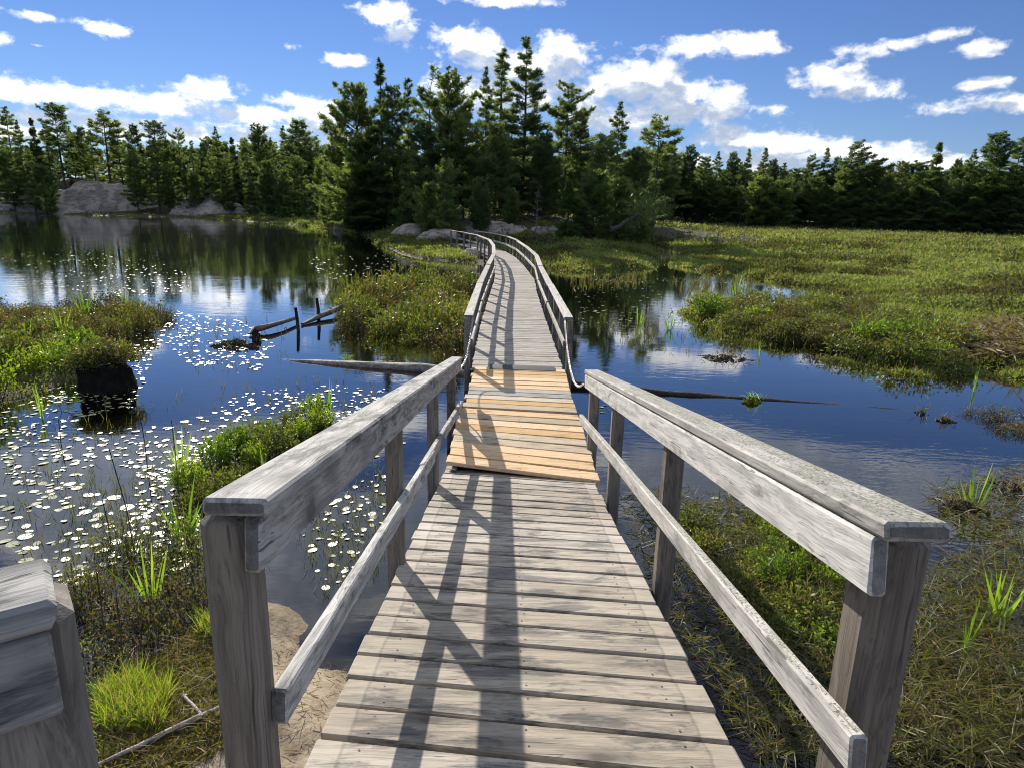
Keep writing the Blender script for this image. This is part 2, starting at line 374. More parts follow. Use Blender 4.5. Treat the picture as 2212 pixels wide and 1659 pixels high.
def height(P):
    P = np.asarray(P, float); x, y = P[:, 0], P[:, 1]
    z = np.full(len(P), -.42) + .05*wav(P, 1.1) - .25*sst(y, 12, 40)
    dl = np.minimum(sdist(P, LAND), -np.maximum(sdist(P, POOL), sdist(P, POOL3)))+sst(x, 2.5, 5)*(.45*wav(P, 1.3, 4)+.25*wav(P, 3.1, 1))*sst(-y, -45, -30); hl = -.42 + .52*sst(dl, -.8, .5) + .06*wav(P, .8, 2)*sst(dl, 0, 2)
    pen = (1.9*np.exp(-((x-1)/17)**2)*sst(y, 40.5, 52) + 1.5*np.exp(-((x+14)/10)**2)*sst(y, 52, 61))*sst(-y, -90, -68)
    pen *= sst(dl, .3, 7)
    far = 1.4*sst(y, 100, 150)*sst(dl, 0, 14)
    rk = 5.2*np.exp(-(((x+78)/16)**2+((y-132)/17)**2))*sst(dl, .5, 12) + 3.2*np.exp(-(((x+52)/9)**2+((y-122)/9)**2))*sst(dl, .5, 10)
    z = np.maximum(z, hl) + np.where(dl > 0, pen+far+rk, 0)
    db = sdist(P, BANK)+.10*wav(P, 4.1, 2)+.06*wav(P, 9., 5); z = np.maximum(z, -.42 + .52*sst(db, -1.3, .6) + (.035*wav(P, 3.)+.018*wav(P, 11., 3)+.01*wav(P, 27., 1))*sst(db, -.3, .4) + .12*sst(db, .4, 2.5))
    sh = np.maximum(sdist(P, SHOAL), sdist(P, SHOAL2)); z = np.maximum(z, -.42+.35*sst(sh, -.7, .3)+.03*wav(P, 4.)*sst(sh, -.2, .3))
    di = np.maximum(sdist(P, ISLET), sdist(P, TUSS)); z = np.maximum(z, -.42 + .49*sst(di, -.5, .3) + .03*wav(P, 3.))
    return z, dl, db, di
def hz(x, y): return float(height(np.array([[x, y]]))[0][0])
rad = np.concatenate([[0.05], np.geomspace(.4, 5000, 330)])
ang = np.concatenate([np.linspace(-48, 48, 420), np.linspace(49, 311, 90)])*math.pi/180
RR, AA = np.meshgrid(rad, ang, indexing='ij'); GP = np.stack([RR*np.sin(AA), RR*np.cos(AA)], -1).reshape(-1, 2)
gz, gl_, gb_, gi_ = height(GP)
me = bpy.data.meshes.new('ground'); nr, na = RR.shape
ii = np.arange((nr-1)*na).reshape(nr-1, na); jn = np.roll(np.arange(na), -1)
q = np.stack([ii, ii[:, jn], ii[:, jn]+na, ii+na], -1).reshape(-1, 4)
me.vertices.add(nr*na); me.vertices.foreach_set('co', np.column_stack([GP, gz]).astype(np.float32).ravel())
me.loops.add(len(q)*4); me.loops.foreach_set('vertex_index', q.astype(np.int32).ravel()); me.polygons.add(len(q))
me.polygons.foreach_set('loop_start', np.arange(0, len(q)*4, 4, dtype=np.int32)); me.polygons.foreach_set('loop_total', np.full(len(q), 4, np.int32))
me.update(calc_edges=True); me.validate(); me.polygons.foreach_set('use_smooth', [True]*len(me.polygons))
zone = np.zeros((nr*na, 3), np.float32)
zone[:, 0] = sst(gb_, -.25, .1)*sst(GP[:, 0], -2.2, -1.3)
forest = sst(GP[:, 1]+np.abs(GP[:, 0])*.0, 44, 50)*sst(-GP[:, 0], -24, -14)
zone[:, 1] = np.maximum(np.maximum(sst(gl_, -.3, .3), sst(gi_, -.2, .1)), sst(gb_, -.2, .2)*(1-zone[:, 0]))
zone[:, 2] = sst(gl_, 2, 6)*np.maximum(forest, sst(GP[:, 1], 105, 118))
a = me.attributes.new('zone', 'FLOAT_VECTOR', 'POINT'); a.data.foreach_set('vector', zone.ravel())
me.materials.append(M['ground'])
if me.polygons[0].normal.z < 0: me.flip_normals()
tag(link('ground', me), kind='structure')
mb = MB(); mb.add([(-5000, -5000, 0), (5000, -5000, 0), (5000, 5000, 0), (-5000, 5000, 0)], [(0, 1, 2, 3)])
tag(mb.obj('water', M['water']), kind='structure')

# ------------------------------------------------------------------ boardwalk
def plank(parent, c, yaw, pitch, L, W_, T, mat, nails=(-.52, 0, .52), jit=.0015, shear=0.):
    m = MB(); m.box(L, W_, T, bev=.006, jit=jit)
    for nx in nails:
        for ny in (-.3, .3):
            x = nx*L/1.36 + random.uniform(-.01, .01); y = ny*W_ + random.uniform(-.012, .012); r = .0045
            vs = [(x+r*math.cos(k*1.047), y+r*math.sin(k*1.047), T/2+.0018) for k in range(6)]
            m.add(vs, [tuple(range(6))], 1)
    for v in m.v: v[:, 1] += shear*v[:, 0]
    o = m.obj('plank', [mat, M['nail']], parent, Vector(c)-parent.location)
    o.rotation_euler = Matrix.Rotation(pitch, 3, 'X').to_4x4().to_euler() if not yaw else (Matrix.Rotation(pitch, 3, 'X') @ Matrix.Rotation(yaw, 3, 'Z')).to_euler()
    return o
def beam(parent, name, p, q, w, h, mat, off=(0, 0, 0), roll_up=None, jit=.0015, bev=.006, long_axis='X'):
    """a board from p to q; its local x runs along its length and its local z stays as upright as it can"""
    p, q = Vector(p), Vector(q); d = q-p; L = d.length; x = d.normalized()
    up = Vector(roll_up) if roll_up else Vector((0, 0, 1))
    y = up.cross(x)
    y = y.normalized() if y.length > 1e-6 else Vector((0, 1, 0))
    z = x.cross(y)
    m = MB(); m.box(L, w, h, bev=bev, jit=jit)
    o = m.obj(name, mat, parent, (p+q)/2-parent.location)
    o.rotation_euler = Matrix((x, y, z)).transposed().to_euler()
    return o
def post(parent, top, zbot, w, yaw=0, lean=(0, 0), mat=None, name='post'):
    top = Vector(top); L = top.z-zbot
    m = MB(); m.box(L, w, w, M=Matrix.Rotation(-math.pi/2, 4, 'Y'), bev=w*.16, jit=.0015)
    o = m.obj(name, mat or M['post'], parent, Vector((top.x+lean[0]*L/2, top.y+lean[1]*L/2, (top.z+zbot)/2))-parent.location)
    o.rotation_euler = (lean[1], -lean[0], yaw)
    return o

# sloping grey ramp in front of the viewer, with a railing on each side
RAMP = empty('boardwalk_ramp', ramp(.07, 3.6, -.1), 'weathered grey plank ramp in front with thick railings sloping down to the yellow boards', 'boardwalk')
s0 = .35; k = 0; pit = .19
while s0 < 6.3:
    sl = s0 + .095; skew = .13 if sl < 4 else .13 + .05*(sl-4)
    ctr = ramp(.07+random.uniform(-.006, .006), sl - .02, -.019+random.uniform(-.0025, .0025))
    plank(RAMP, ctr, 0, -RA, 1.365+random.uniform(-.012, .014), pit-.023, .040, M['plank'], shear=-math.tan(skew))
    s0 += pit; k += 1
for u in (-.53, .07, .66): beam(RAMP, 'stringer', ramp(u, .3, -.14), ramp(u, 6.15, -.14), .045, .18, M['stringer'], roll_up=(0, 0, 1))
# left railing
rn = (0, math.sin(RA), math.cos(RA))
beam(RAMP, 'handrail', ramp(-.585, 1.42, .951), ramp(-.695, 8.5, .951), .142, .04, M['rail'], roll_up=rn, bev=.008)
beam(RAMP, 'top_rail', ramp(-.553, 1.435, .866), ramp(-.655, 8.48, .866), .038, .126, M['rail'], roll_up=rn)
beam(RAMP, 'lower_rail', ramp(-.552, 1.60, .405), ramp(-.567, 4.9, .405), .04, .09, M['rail'], roll_up=rn)
beam(RAMP, 'lower_rail', ramp(-.572, 4.35, .41), ramp(-.600, 8.05, .43), .036, .09, M['rail'], roll_up=rn)
for u, s, b in ((-.628, 1.50, -.2), (-.635, 3.62, -.2), (-.652, 5.55, -.35), (-.668, 7.42, -.5)):
    t_ = ramp(u, s, .928); post(RAMP, t_, -.35, .108 if s < 2 else .092, lean=(0, .01))
# right railing
beam(RAMP, 'handrail', ramp(.865, 1.405, .935), ramp(.80, 6.85, .925), .142, .042, M['rail_lichen'], roll_up=rn, bev=.008)
beam(RAMP, 'top_rail', ramp(.812, 1.45, .843), ramp(.748, 6.8, .833), .04, .132, M['rail_lichen'], roll_up=rn)
beam(RAMP, 'lower_rail', ramp(.80, 1.46, .405), ramp(.745, 7.2, .405), .042, .092, M['rail_lichen'], roll_up=rn)
for u, s in ((.925, 1.60), (.845, 3.44), (.826, 5.2), (.81, 6.6)):
    post(RAMP, ramp(u, s, .893), -.35, .132 if s < 2 else .096, lean=(0, .01))

# two short panels of newer yellow boards
def panel(name, label, y0, y1, z0, z1, u0, u1, yaw0, yaw1, mats):
    P_ = empty(name, ((u0+u1)/2, (y0+y1)/2, (z0+z1)/2-.15), label, 'boardwalk', 'floating yellow board panels')
    n = len(mats); pt = (y1-y0)/n
    for i, mk in enumerate(mats):
        f = (i+.5)/n; yw = yaw0+(yaw1-yaw0)*f
        plank(P_, ((u0+u1)/2+random.uniform(-.012, .012), y0+pt*(i+.5), z0+(z1-z0)*f+random.uniform(-.004, .004)), 0, 0, (u1-u0)+random.uniform(-.02, .025), pt-.016, .04, M[mk], shear=-math.tan(yw))
    for u in (u0+.08, (u0+u1)/2, u1-.08): beam(P_, 'stringer', (u, y0+.1, z0-.115), (u, y1-.05, z1-.115), .045, .18, M['stringer'])
    return P_
panel('floating_boardwalk', 'short panel of mostly orange yellow boards just past the grey ramp', 5.80, 7.63, .31, .325, -.60, .79, .27, .12, ['fresh', 'fresh', 'fresh', 'mid', 'mid', 'fresh', 'fresh', 'mid', 'fresh'])
panel('floating_boardwalk', 'short panel of yellow and grey boards next to the black threshold strip', 7.66, 9.72, .33, .345, -.565, .765, .11, .04, ['mid', 'fresh', 'mid', 'plank_far', 'plank_far', 'fresh', 'fresh', 'fresh', 'fresh', 'fresh', 'fresh'])
m_ = MB(); n_ = 14
for i in range(n_+1):
    f = i/n_; y = 9.60+.30*f; z = .373+.012*math.sin(f*math.pi)
    m_.add([(-.33, y-.01, z), (.62, y-.05, z), (.62, y-.05, z-.006), (-.33, y-.01, z-.006)], [])
for i in range(n_):
    a_ = i*4; m_.f += [(a_, a_+1, a_+5, a_+4), (a_+2, a_+3, a_+7, a_+6), (a_+1, a_+2, a_+6, a_+5), (a_+3, a_, a_+4, a_+7)]; m_.m += [0]*4
m_.f += [(0, 3, 2, 1), (n_*4, n_*4+1, n_*4+2, n_*4+3)]; m_.m += [0]*2
tag(m_.obj('threshold_strip', M['rubber']), 'black rubber strip lying across the start of the long boardwalk', 'threshold strip')

# long low boardwalk out to the rocks: sections along a bending line
PATHC = [(9.75, -.60, .75, .35), (14.1, -.66, .69, .35), (18.5, -.66, .64, .35), (22.6, -.64, .66, .36), (27.3, -.80, .38, .38), (31.6, -1.12, .05, .40), (35.6, -1.85, -.50, .42), (38.6, -2.75, -1.25, .43), (41.2, -3.75, -2.45, .45)]
SECL = ['first long grey boardwalk section beyond the black strip with hanging chains', 'second grey boardwalk section after the chained one, beside the shrub island', 'third grey boardwalk section passing the far end of the shrub island',
        'straight grey boardwalk section just before the bend', 'boardwalk section beginning to bend left past the marsh', 'bending boardwalk section with close set dark posts', 'curved boardwalk section near the pale rock slabs', 'last boardwalk section landing on the far rocks']
RH = .78
for i in range(len(PATHC)-1):
    (ya, la, ra, za), (yb, lb, rb, zb) = PATHC[i], PATHC[i+1]
    SEC = empty('boardwalk_section', ((la+ra)/2, ya, za-.3), SECL[i], 'boardwalk', 'long boardwalk sections')
    L0, R0, L1, R1 = Vector((la, ya, za)), Vector((ra, ya, za)), Vector((lb, yb, zb)), Vector((rb, yb, zb))
    d = ((L1+R1)-(L0+R0))/2; nb = max(3, round(d.length/.17)); sd = .0
    yaw0 = math.atan2(-(d.x), d.y)
    for j in range(nb):
        f = (j+.5)/nb; a_ = L0.lerp(L1, f); b_ = R0.lerp(R1, f)
        c = (a_+b_)/2; w = (b_-a_).length
        plank(SEC, (c.x+random.uniform(-.008, .008), c.y, c.z-.019+random.uniform(-.003, .003)), yaw0, 0, w*math.cos(yaw0)+random.uniform(-.01, .02), d.length/nb-.011, .038, M['plank_far'], nails=())
    for s_, A, B in ((-1, L0, L1), (1, R0, R1)):
        e = (B-A).normalized(); nrm_ = Vector((e.y, -e.x, 0))*s_
        beam(SEC, 'stringer', A-nrm_*.06+Vector((0, 0, -.13)), B-nrm_*.06+Vector((0, 0, -.13)), .045, .17, M['stringer'])
        off = nrm_*.05
        zo = Vector((0, 0, RH-.02)); g_ = e*.03
        bump = random.uniform(-.015, .015)
        beam(SEC, 'handrail', A+off+zo+g_+Vector((0, 0, bump)), B+off+zo-g_+Vector((0, 0, random.uniform(-.015, .015))), .13, .038, M['rail_far'])
        beam(SEC, 'lower_rail', A+nrm_*.005+Vector((0, 0, .36))+e*.10, B+nrm_*.005+Vector((0, 0, .36))-e*.10, .036, .088, M['rail_far'])
        np_ = max(2, round((B-A).length/1.35))
        for j in range(np_):
            f = (j+.06)/(np_-.0) if i else (j+.03)/np_
            p_ = A.lerp(B, f)+nrm_*.075
            post(SEC, (p_.x, p_.y, za+(zb-za)*f+RH-.045), -.5 if ya < 34 else hz(p_.x, p_.y)-.1, .088, yaw=yaw0, lean=(random.uniform(-.01, .01), random.uniform(-.01, .015)))
p_ = Vector((PATHC[-1][1]-.05, PATHC[-1][0]-.05, 0)); post(SEC, (p_.x, p_.y, .55+RH-.045), .0, .088)

# end of another railing beside the viewer on the left
AR = empty('approach_railing', (-.70, .70, .3), 'end of a thick grey railing at the near left corner, on its own post', 'railing')
e_ = Vector((-.8, -.6, 0)); n2 = Vector((-.6, .8, 0)); E0 = Vector((-.626, .835, 2.125))
beam(AR, 'handrail', E0, E0+e_*1.9, .142, .042, M['rail'], bev=.008)
beam(AR, 'top_rail', E0-n2*.045+Vector((0, 0, -.089))+e_*.012, E0-n2*.045+Vector((0, 0, -.089))+e_*1.9, .04, .13, M['rail'])
beam(AR, 'lower_rail', E0-n2*.045+Vector((0, 0, -.55))+e_*.03, E0-n2*.045+Vector((0, 0, -.55))+e_*1.9, .04, .09, M['rail'])
p_ = E0+n2*.035+e_*.045; post(AR, (p_.x, p_.y, 2.107), .1, .125, yaw=math.atan2(-.6, -.8))
p_ = E0+n2*.035+e_*1.5; post(AR, (p_.x, p_.y, 2.107), .1, .115, yaw=math.atan2(-.6, -.8))

# hanging chains
def chain(A, B, sag, label, skewx=0):
    A, B = Vector(A), Vector(B); n = 200
    pts = [A.lerp(B, f/n)+Vector((0, 0, -sag*4*(f/n)*(1-f/n))) for f in range(n+1)]
    m = MB(); m.smooth = True; acc = 0; k = 0; pitch_ = .033; i = 0
    lens = [0]
    for a_, b_ in zip(pts, pts[1:]): lens.append(lens[-1]+(b_-a_).length)
    while k*pitch_ < lens[-1]-.02:
        s_ = (k+.5)*pitch_
        while lens[i+1] < s_: i += 1
        f = (s_-lens[i])/(lens[i+1]-lens[i]); c = pts[i].lerp(pts[i+1], f); t_ = (pts[i+1]-pts[i]).normalized()
        a_ = t_.cross(Vector((.3, .2, 1))).normalized(); b_ = t_.cross(a_)
        w = a_ if k % 2 else b_
        ring = []
        for j in range(10):
            th = 2*math.pi*j/10
            ring.append(c + t_*(.024*math.cos(th)) + w*(.0125*math.sin(th)))
        V = []; nn = w.cross(t_)
        for j in range(10):
            rad_ = (ring[j]-c).normalized()
            for q_ in range(4):
                V.append(ring[j] + (rad_*math.cos(q_*math.pi/2)+nn*math.sin(q_*math.pi/2))*.0026)
        F_ = [(j*4+q_, j*4+(q_+1) % 4, ((j+1) % 10)*4+(q_+1) % 4, ((j+1) % 10)*4+q_) for j in range(10) for q_ in range(4)]
        m.add([tuple(v) for v in V], F_); k += 1
    return tag(m.obj('chain', M['chain']), label, 'chain', 'hanging steel chains')
chain((.74, 9.72, 1.08), ramp(.72, 6.85, .80), .33, 'steel chain sagging over open water to the right handrail')
chain((-.585, 9.72, 1.08), ramp(-.665, 8.47, .86), .22, 'steel chain hanging down by the left handrail end')
m_ = MB(); m_.smooth = True
cpts = [ramp(-.70, 7.6, .86)+Vector((.13*math.sin(f*2.6)-.02, -.05*f, -.62*f**1.2)) for f in np.linspace(0, 1, 16)]
m_.tube(cpts, .008, 6); tag(m_.obj('rope', M['birch']), 'thin pale rope dangling from the left handrail above the water', 'rope')

# ------------------------------------------------------------------ trees
def pine(h, R, cb, style, seed, mat, lean=0., dens=1., tuft=.42, flag=0.):
    rs = np.random.default_rng(seed); rr = random.Random(seed)
    wood = MB(); wood.smooth = True
    r0 = .010*h+.05; bx, by = rr.uniform(-.02, .02)*h, rr.uniform(-.02, .02)*h
    def axis(z):
        t = z/h; return Vector((bx*math.sin(t*2.2)+lean*h*t*t, by*math.sin(t*2.6), z))
    zz = np.linspace(-.4, h, 11)
    wood.tube([axis(max(z, 0))+Vector((0, 0, min(z, 0))) for z in zz], [max(.018, r0*(1-max(z, 0)/h)**.85) for z in zz], 7, jit=.06)
    T = []; D = []; TT = []
    def prof(t):
        if style == 'cone': return R*max(.05, (1-t)**.95)*rr.uniform(.85, 1.12)*min(1, .6+t*4)
        if style == 'flat': return R*(.28+.72*math.sin(math.pi*min(1, .25+t*.72)))*rr.uniform(.55, 1.2)
        if style == 'column': return R*(.5+.5*(1-t)**.6)*rr.uniform(.6, 1.2)*min(1, .55+t*3)*(1 if t < .85 else .75)
        if style == 'broad': return R*math.sqrt(max(.03, 1-(t*1.02)**2.2))*rr.uniform(.65, 1.15)*min(1, .7+t*2)
        return R*max(.07, (1-t)**.8)*rr.uniform(.5, 1.25)*min(1, .6+t*3)
    z = cb*h; gap = (.062 if style in ('white', 'flat') else .05)*h+.12
    while z < h*.985:
        t = (z-cb*h)/(h*(1-cb)); r_wh = prof(t)
        nb = rr.choice((4, 5, 5, 6)) if style != 'cone' else 7
        if rr.random() < (.10 if style in ('white', 'flat') else .03): nb = 1
        a0 = rr.random()*6.28
        for b in range(nb):
            az = a0+b*6.283/nb+rr.uniform(-.5, .5); r = r_wh*rr.choice((.5, .75, .9, 1., 1.15, 1.3))*rr.uniform(.9, 1.1)*(1+flag*math.cos(az))
            if r < .12: r = .12
            el = (-.18+.62*t**1.3 if style != 'cone' else -.28+.45*t)+rr.uniform(-.12, .12)
            if style == 'flat': el = .05+.3*t+rr.uniform(-.1, .15)
            if style == 'broad': el = .1+.7*t+rr.uniform(-.15, .15)
            o = axis(z+rr.uniform(-.3, .3)*gap); dh = Vector((math.cos(az), math.sin(az), 0))
            pt = lambda f: o+dh*(r*f*math.cos(el))+Vector((0, 0, r*(math.sin(el)*f+.16*f*f)))
            if r > .5: wood.tube([pt(0), pt(.5), pt(.95)], [.016*r+.012, .011*r+.008, .006], 4, cap=False)
            side = np.array([-math.sin(az), math.cos(az), 0.])
            n = max(4, int((5+r*r*4.+r*6.5)*dens))
            f = rs.uniform(.18, 1.04, n)**.7; lat = rs.uniform(-1, 1, n)*.32*r*np.sin(np.pi*np.clip(f*.8+.12, 0, 1))
            P = np.array([pt(x) for x in f])+side*lat[:, None]; P[:, 2] += rs.uniform(-.05, .06, n)
            dd = np.array(dh)*.8+side*(lat/(r+.01))[:, None]*1.3+np.array([0, 0, .30+.4*t])
            T.append(P); D.append(nrm(dd)); TT.append(np.full(n, t))
        z += gap*rr.uniform(.75, 1.25)*(1-.5*t)
    topn = 5; T.append(np.array([axis(h*(1-.05*q)) for q in rs.uniform(0, 1, topn)])); D.append(np.tile([0, 0, 1.], (topn, 1))); TT.append(np.ones(topn))
    T = np.concatenate(T); T = T+rs.normal(size=T.shape)*.07; D = np.concatenate(D); nb = 12
    B = np.repeat(T, nb, 0); Dd = nrm(np.repeat(D, nb, 0)*.75+rs.normal(size=(len(B), 3))*[.5, .5, .36])
    B = B+rs.normal(size=B.shape)*[.06, .06, .03]
    tsz = tuft*np.repeat(1-.5*np.concatenate(TT)**3, nb); B = np.repeat(T, nb, 0)+(B-np.repeat(T, nb, 0))*(tsz/tuft)[:, None]
    V = blades(B, Dd, rs.uniform(.6, 1.35, len(B))*tsz, rs.uniform(.7, 1.2, len(B))*tuft*.14, .5)
    return wood.mesh('pine trunk', M['bark']), quads_mesh('pine crown', V, M[mat]), h
def deadtree(h, seed, mat='bark'):
    rr = random.Random(seed); w = MB(); w.smooth = True
    zz = np.linspace(-.3, h, 14); ax = lambda z: Vector((.03*h*math.sin(z/h*3)+(.05*h*max(0, z/h-.85)*6), .02*h*math.sin(z/h*4), z))
    w.tube([ax(z) for z in zz], [max(.02, .012*h*(1-z/h*.9)) for z in zz], 6, jit=.08)
    br = MB()
    for i in range(26):
        z = h*rr.uniform(.3, .98); a = rr.random()*6.28; r = rr.uniform(.3, 1.3)*(1.2-z/h*.6); o = ax(z); d = Vector((math.cos(a), math.sin(a), rr.uniform(-.2, .35)))
        pts = [o, o+d*r*.5+Vector((0, 0, rr.uniform(-.1, .1))), o+d*r+Vector((0, 0, rr.uniform(-.1, .3)))]
        br.tube(pts, [.03, .02, .008], 4)
        for q in range(3): o2 = pts[1].lerp(pts[2], rr.random()); br.tube([o2, o2+Vector((rr.uniform(-.4, .4), rr.uniform(-.4, .4), rr.uniform(0, .3)))], [.012, .005], 3)
    w.v += br.v; w.f += [tuple(i+w.n for i in f) for f in br.f]; w.m += br.m
    return w.mesh('dead trunk', M[mat]), None, h
TM = {}
SPEC = {
 'white1': (15, 3.1, .16, 'white', 1, 'needle'), 'white2': (15, 3.5, .22, 'white', 2, 'needle'), 'white3': (14, 2.8, .12, 'white', 3, 'needle'),
 'tall': (16, 2.9, .07, 'white', 4, 'needle_dark'), 'slim': (15, 1.6, .14, 'white', 5, 'needle_dark'), 'open': (14, 2.7, .34, 'flat', 6, 'needle'),
 'flat': (14, 2.6, .5, 'flat', 7, 'needle_dark'), 'flat2': (14, 2.1, .42, 'flat', 8, 'needle'), 'broad': (13, 3.2, .10, 'broad', 9, 'needle'),
 'broad2': (13, 2.8, .06, 'broad', 10, 'needle_dark'), 'col': (13, 2.1, .06, 'column', 11, 'needle_dark'), 'cone': (12, 1.9, .05, 'cone', 12, 'needle_dark'),
 'flag': (13, 2.5, .15, 'white', 13, 'needle_dark', .05, 1., .42, .65), 'flag2': (13, 2.2, .25, 'flat', 14, 'needle_dark', .08, 1., .42, .6),
 'fill': (11, 3.2, .05, 'broad', 15, 'needle_dark'), 'fill2': (11, 2.6, .05, 'column', 16, 'needle'),
 'young': (5, 1.25, .06, 'cone', 17, 'needle_light', 0, 1.5, .26), 'young2': (5, 1.6, .08, 'broad', 18, 'needle', 0, 1.5, .28), 'sprigs': (6, 1.3, .22, 'white', 19, 'needle_bare', 0, .55, .26),
 'hero': (16, 3.6, .05, 'white', 24, 'needle_dark', .0, 1.25), 'light': (13, 3.4, .08, 'broad', 25, 'needle'),
}
for k_, v_ in SPEC.items(): TM[k_] = pine(*v_)
TM['dead'] = deadtree(13, 20); TM['dead2'] = deadtree(6, 21, 'dead')
def tree(px, py, Y, key, label, group, wf=1., name=None, rot=None, zb=None):
    top = at_y(px, py, Y); gz_ = hz(top.x, Y) if zb is None else zb
    w, c, h = TM[key]; s = (top.z-gz_)/h
    dead = key.startswith('dead')
    o = empty(name or ('dead_tree' if dead else 'pine_tree'), (top.x, Y, gz_), label, 'tree', group, random.uniform(0, 6.28) if rot is None else rot)
    o.scale = (s*wf, s*wf, s)
    link('trunk', w, o)
    if c: link('crown', c, o)
    return o
def ordn(n): return {1: 'first', 2: 'second', 3: 'third'}.get(n, None) or f"{n}{'th' if 10 <= n % 100 <= 20 else {1: 'st', 2: 'nd', 3: 'rd'}.get(n % 10, 'th')}"

G1 = 'pines of the grove behind the boardwalk'
for px, py, Y, k_, wf, lb in [
 (765, 185, 61, 'broad', 1.0, 'broad dark pine at the left edge of the central grove'),
 (822, 133, 61, 'slim', 1.05, 'tall slender pine with a narrow tufted top rising above the grove'),
 (847, 187, 59, 'col', .8, 'narrow pine just beside the slender tall one in the grove'),
 (882, 171, 60, 'white3', .95, 'pine with a spiky top left of the bare dead trunk'),
 (971, 166, 53, 'light', 1.05, 'wide paler green pine right of the bare dead trunk'),
 (1050, 149, 55, 'white1', .8, 'pine with a ragged left side close to the two tallest'),
 (1087, 110, 57, 'slim', 1.5, 'second tallest pine of the grove, its pale tip left of the tallest'),
 (1133, 84, 54, 'hero', 1.08, 'tallest pine in the middle of the grove, dark and full'),
 (1226, 184, 56, 'open', .95, 'open pine with its trunk showing, right of the tallest'),
 (1262, 250, 53, 'white2', .8, 'leaning topped pine tucked beside the open trunked one'),
 (1345, 224, 55, 'white1', 1.0, 'cone shaped layered pine near the right end of the grove'),
 (1427, 252, 56, 'flat2', 1.25, 'lone pine with a rounded spreading crown at the right end of the grove'),
 (1000, 255, 51, 'fill2', 1.0, 'shorter dense pine in front of the wide pale one'),
 (1310, 300, 51, 'fill2', 1.0, 'low dense pine in front of the cone shaped one'),
 (1180, 290, 50, 'fill', .9, 'low dark spreading pine in front of the tallest'),
 (1070, 270, 50, 'fill', .9, 'low dark bushy pine under the second tallest'),
 (915, 270, 52, 'fill2', .9, 'mid height dense pine under the dead trunk'),
 (730, 300, 70, 'fill', .8, 'short bushy pine at the far left of the grove'),
 (800, 300, 60, 'fill2', .9, 'short pine with drooping boughs near the grove left edge'),
 (1385, 330, 53, 'fill', .9, 'short dark pine below the lone rounded one'),
 (860, 330, 66, 'fill', 1., 'dim pine deep inside the grove behind the slender one'),
 (950, 330, 62, 'fill', 1., 'dim pine deep inside the grove behind the pale one'),
 (1120, 300, 63, 'fill', 1., 'dim pine deep inside the grove behind the tallest'),
 (1240, 320, 62, 'fill', 1., 'dim pine deep inside the grove behind the open one')]:
    tree(px, py, Y, k_, lb, G1, wf)
tree(920, 166, 52, 'dead', 'bare dead pine trunk with short broken branches in the grove', G1)
G2 = 'small trees at the grove foot'
for px, py, Y, k_, wf, lb in [
 (1230, 392, 45, 'young', 1.1, 'small bright green young pine in front of the dark grove'),
 (1037, 390, 46, 'young2', .8, 'small olive pine behind the far end of the boardwalk'),
 (964, 352, 45, 'fill2', .75, 'mid sized yellow green pine left of the far boardwalk end'),
 (925, 400, 47, 'young2', .9, 'low spreading pine bough by the rocks left of the boardwalk end'),
 (772, 335, 62, 'fill2', .75, 'pine standing behind the dark shore boulder at the left foot of the grove'),
 (1285, 375, 46, 'young2', 1.1, 'bushy small pine to the right of the bright young one'),
 (1340, 390, 47, 'young2', 1.1, 'second bushy small pine near the leaning trunk'),
 (1380, 415, 49, 'young2', 1., 'little rounded pine at the marsh end of the grove'),
 (880, 420, 49, 'young2', .9, 'small shaded pine above the pale rock hump'),
 (1105, 410, 48, 'young2', .9, 'small shaded pine right above the long rock slab'),
 (705, 400, 74, 'young2', .8, 'small pine on the shore left of the grove'),
 (745, 410, 68, 'young2', .8, 'small pine among boulders left of the grove')]:
    tree(px, py, Y, k_, lb, G2, wf)
tree(1160, 402, 44, 'dead2', 'small bare dead tree on the rocks right of the boardwalk end', G2)
m_ = MB(); m_.smooth = True
lt = [at_y(1318, 497, 44), at_y(1336, 492, 44.2), at_y(1352, 480, 44.4), at_y(1372, 470, 44.6), at_y(1392, 452, 45)]
m_.tube(lt, [.16, .15, .13, .11, .05], 7, jit=.08)
lt_ = empty('leaning_tree', lt[0], 'crooked leaning trunk bent low over the ground at the grove right foot', 'tree', G2)
link('trunk', m_.mesh('leaning trunk', M['bark']), lt_, -lt[0])
b_ = np.array([tuple(lt[-1]) for i in range(700)])+RNG.normal(size=(700, 3))*[.8, .7, .45]-np.array(lt[0])
link('crown', quads_mesh('leaning crown', blades(b_, rdir(700, .6), .3, .06), M['needle']), lt_)

# far left shore, front row from left to right, then the rows behind
FL = [(7, 231, 'white2', 1.1), (35, 262, 'white1', .9), (65, 255, 'cone', .9), (93, 262, 'white3', 1.), (117, 229, 'flat', 1.2), (150, 275, 'white1', .9), (172, 275, 'col', .9), (196, 282, 'white2', .9), (219, 240, 'flat2', 1.3), (252, 261, 'white2', 1.), (287, 271, 'col', 1.),
      (332, 266, 'flat', 1.2), (356, 300, 'white1', .9), (381, 276, 'flat2', .75), (413, 305, 'white3', .9), (437, 310, 'col', .9), (462, 276, 'white1', .95), (499, 297, 'cone', 1.), (526, 305, 'white3', 1.), (556, 276, 'broad2', 1.15), (585, 300, 'white1', .9), (609, 275, 'slim', 1.2), (644, 261, 'col', 1.25),
      (668, 320, 'white3', .9), (686, 310, 'white1', .9), (712, 315, 'slim', 1.), (735, 330, 'white2', .9)]
for i, (px, py, k_, wf) in enumerate(FL):
    tree(px, py, random.uniform(114, 122)-(max(0, px-560)*.09), k_, f'tall pine, {ordn(i+1)} from the left along the skyline of the far lake shore', 'skyline pines of the far lake shore', wf)
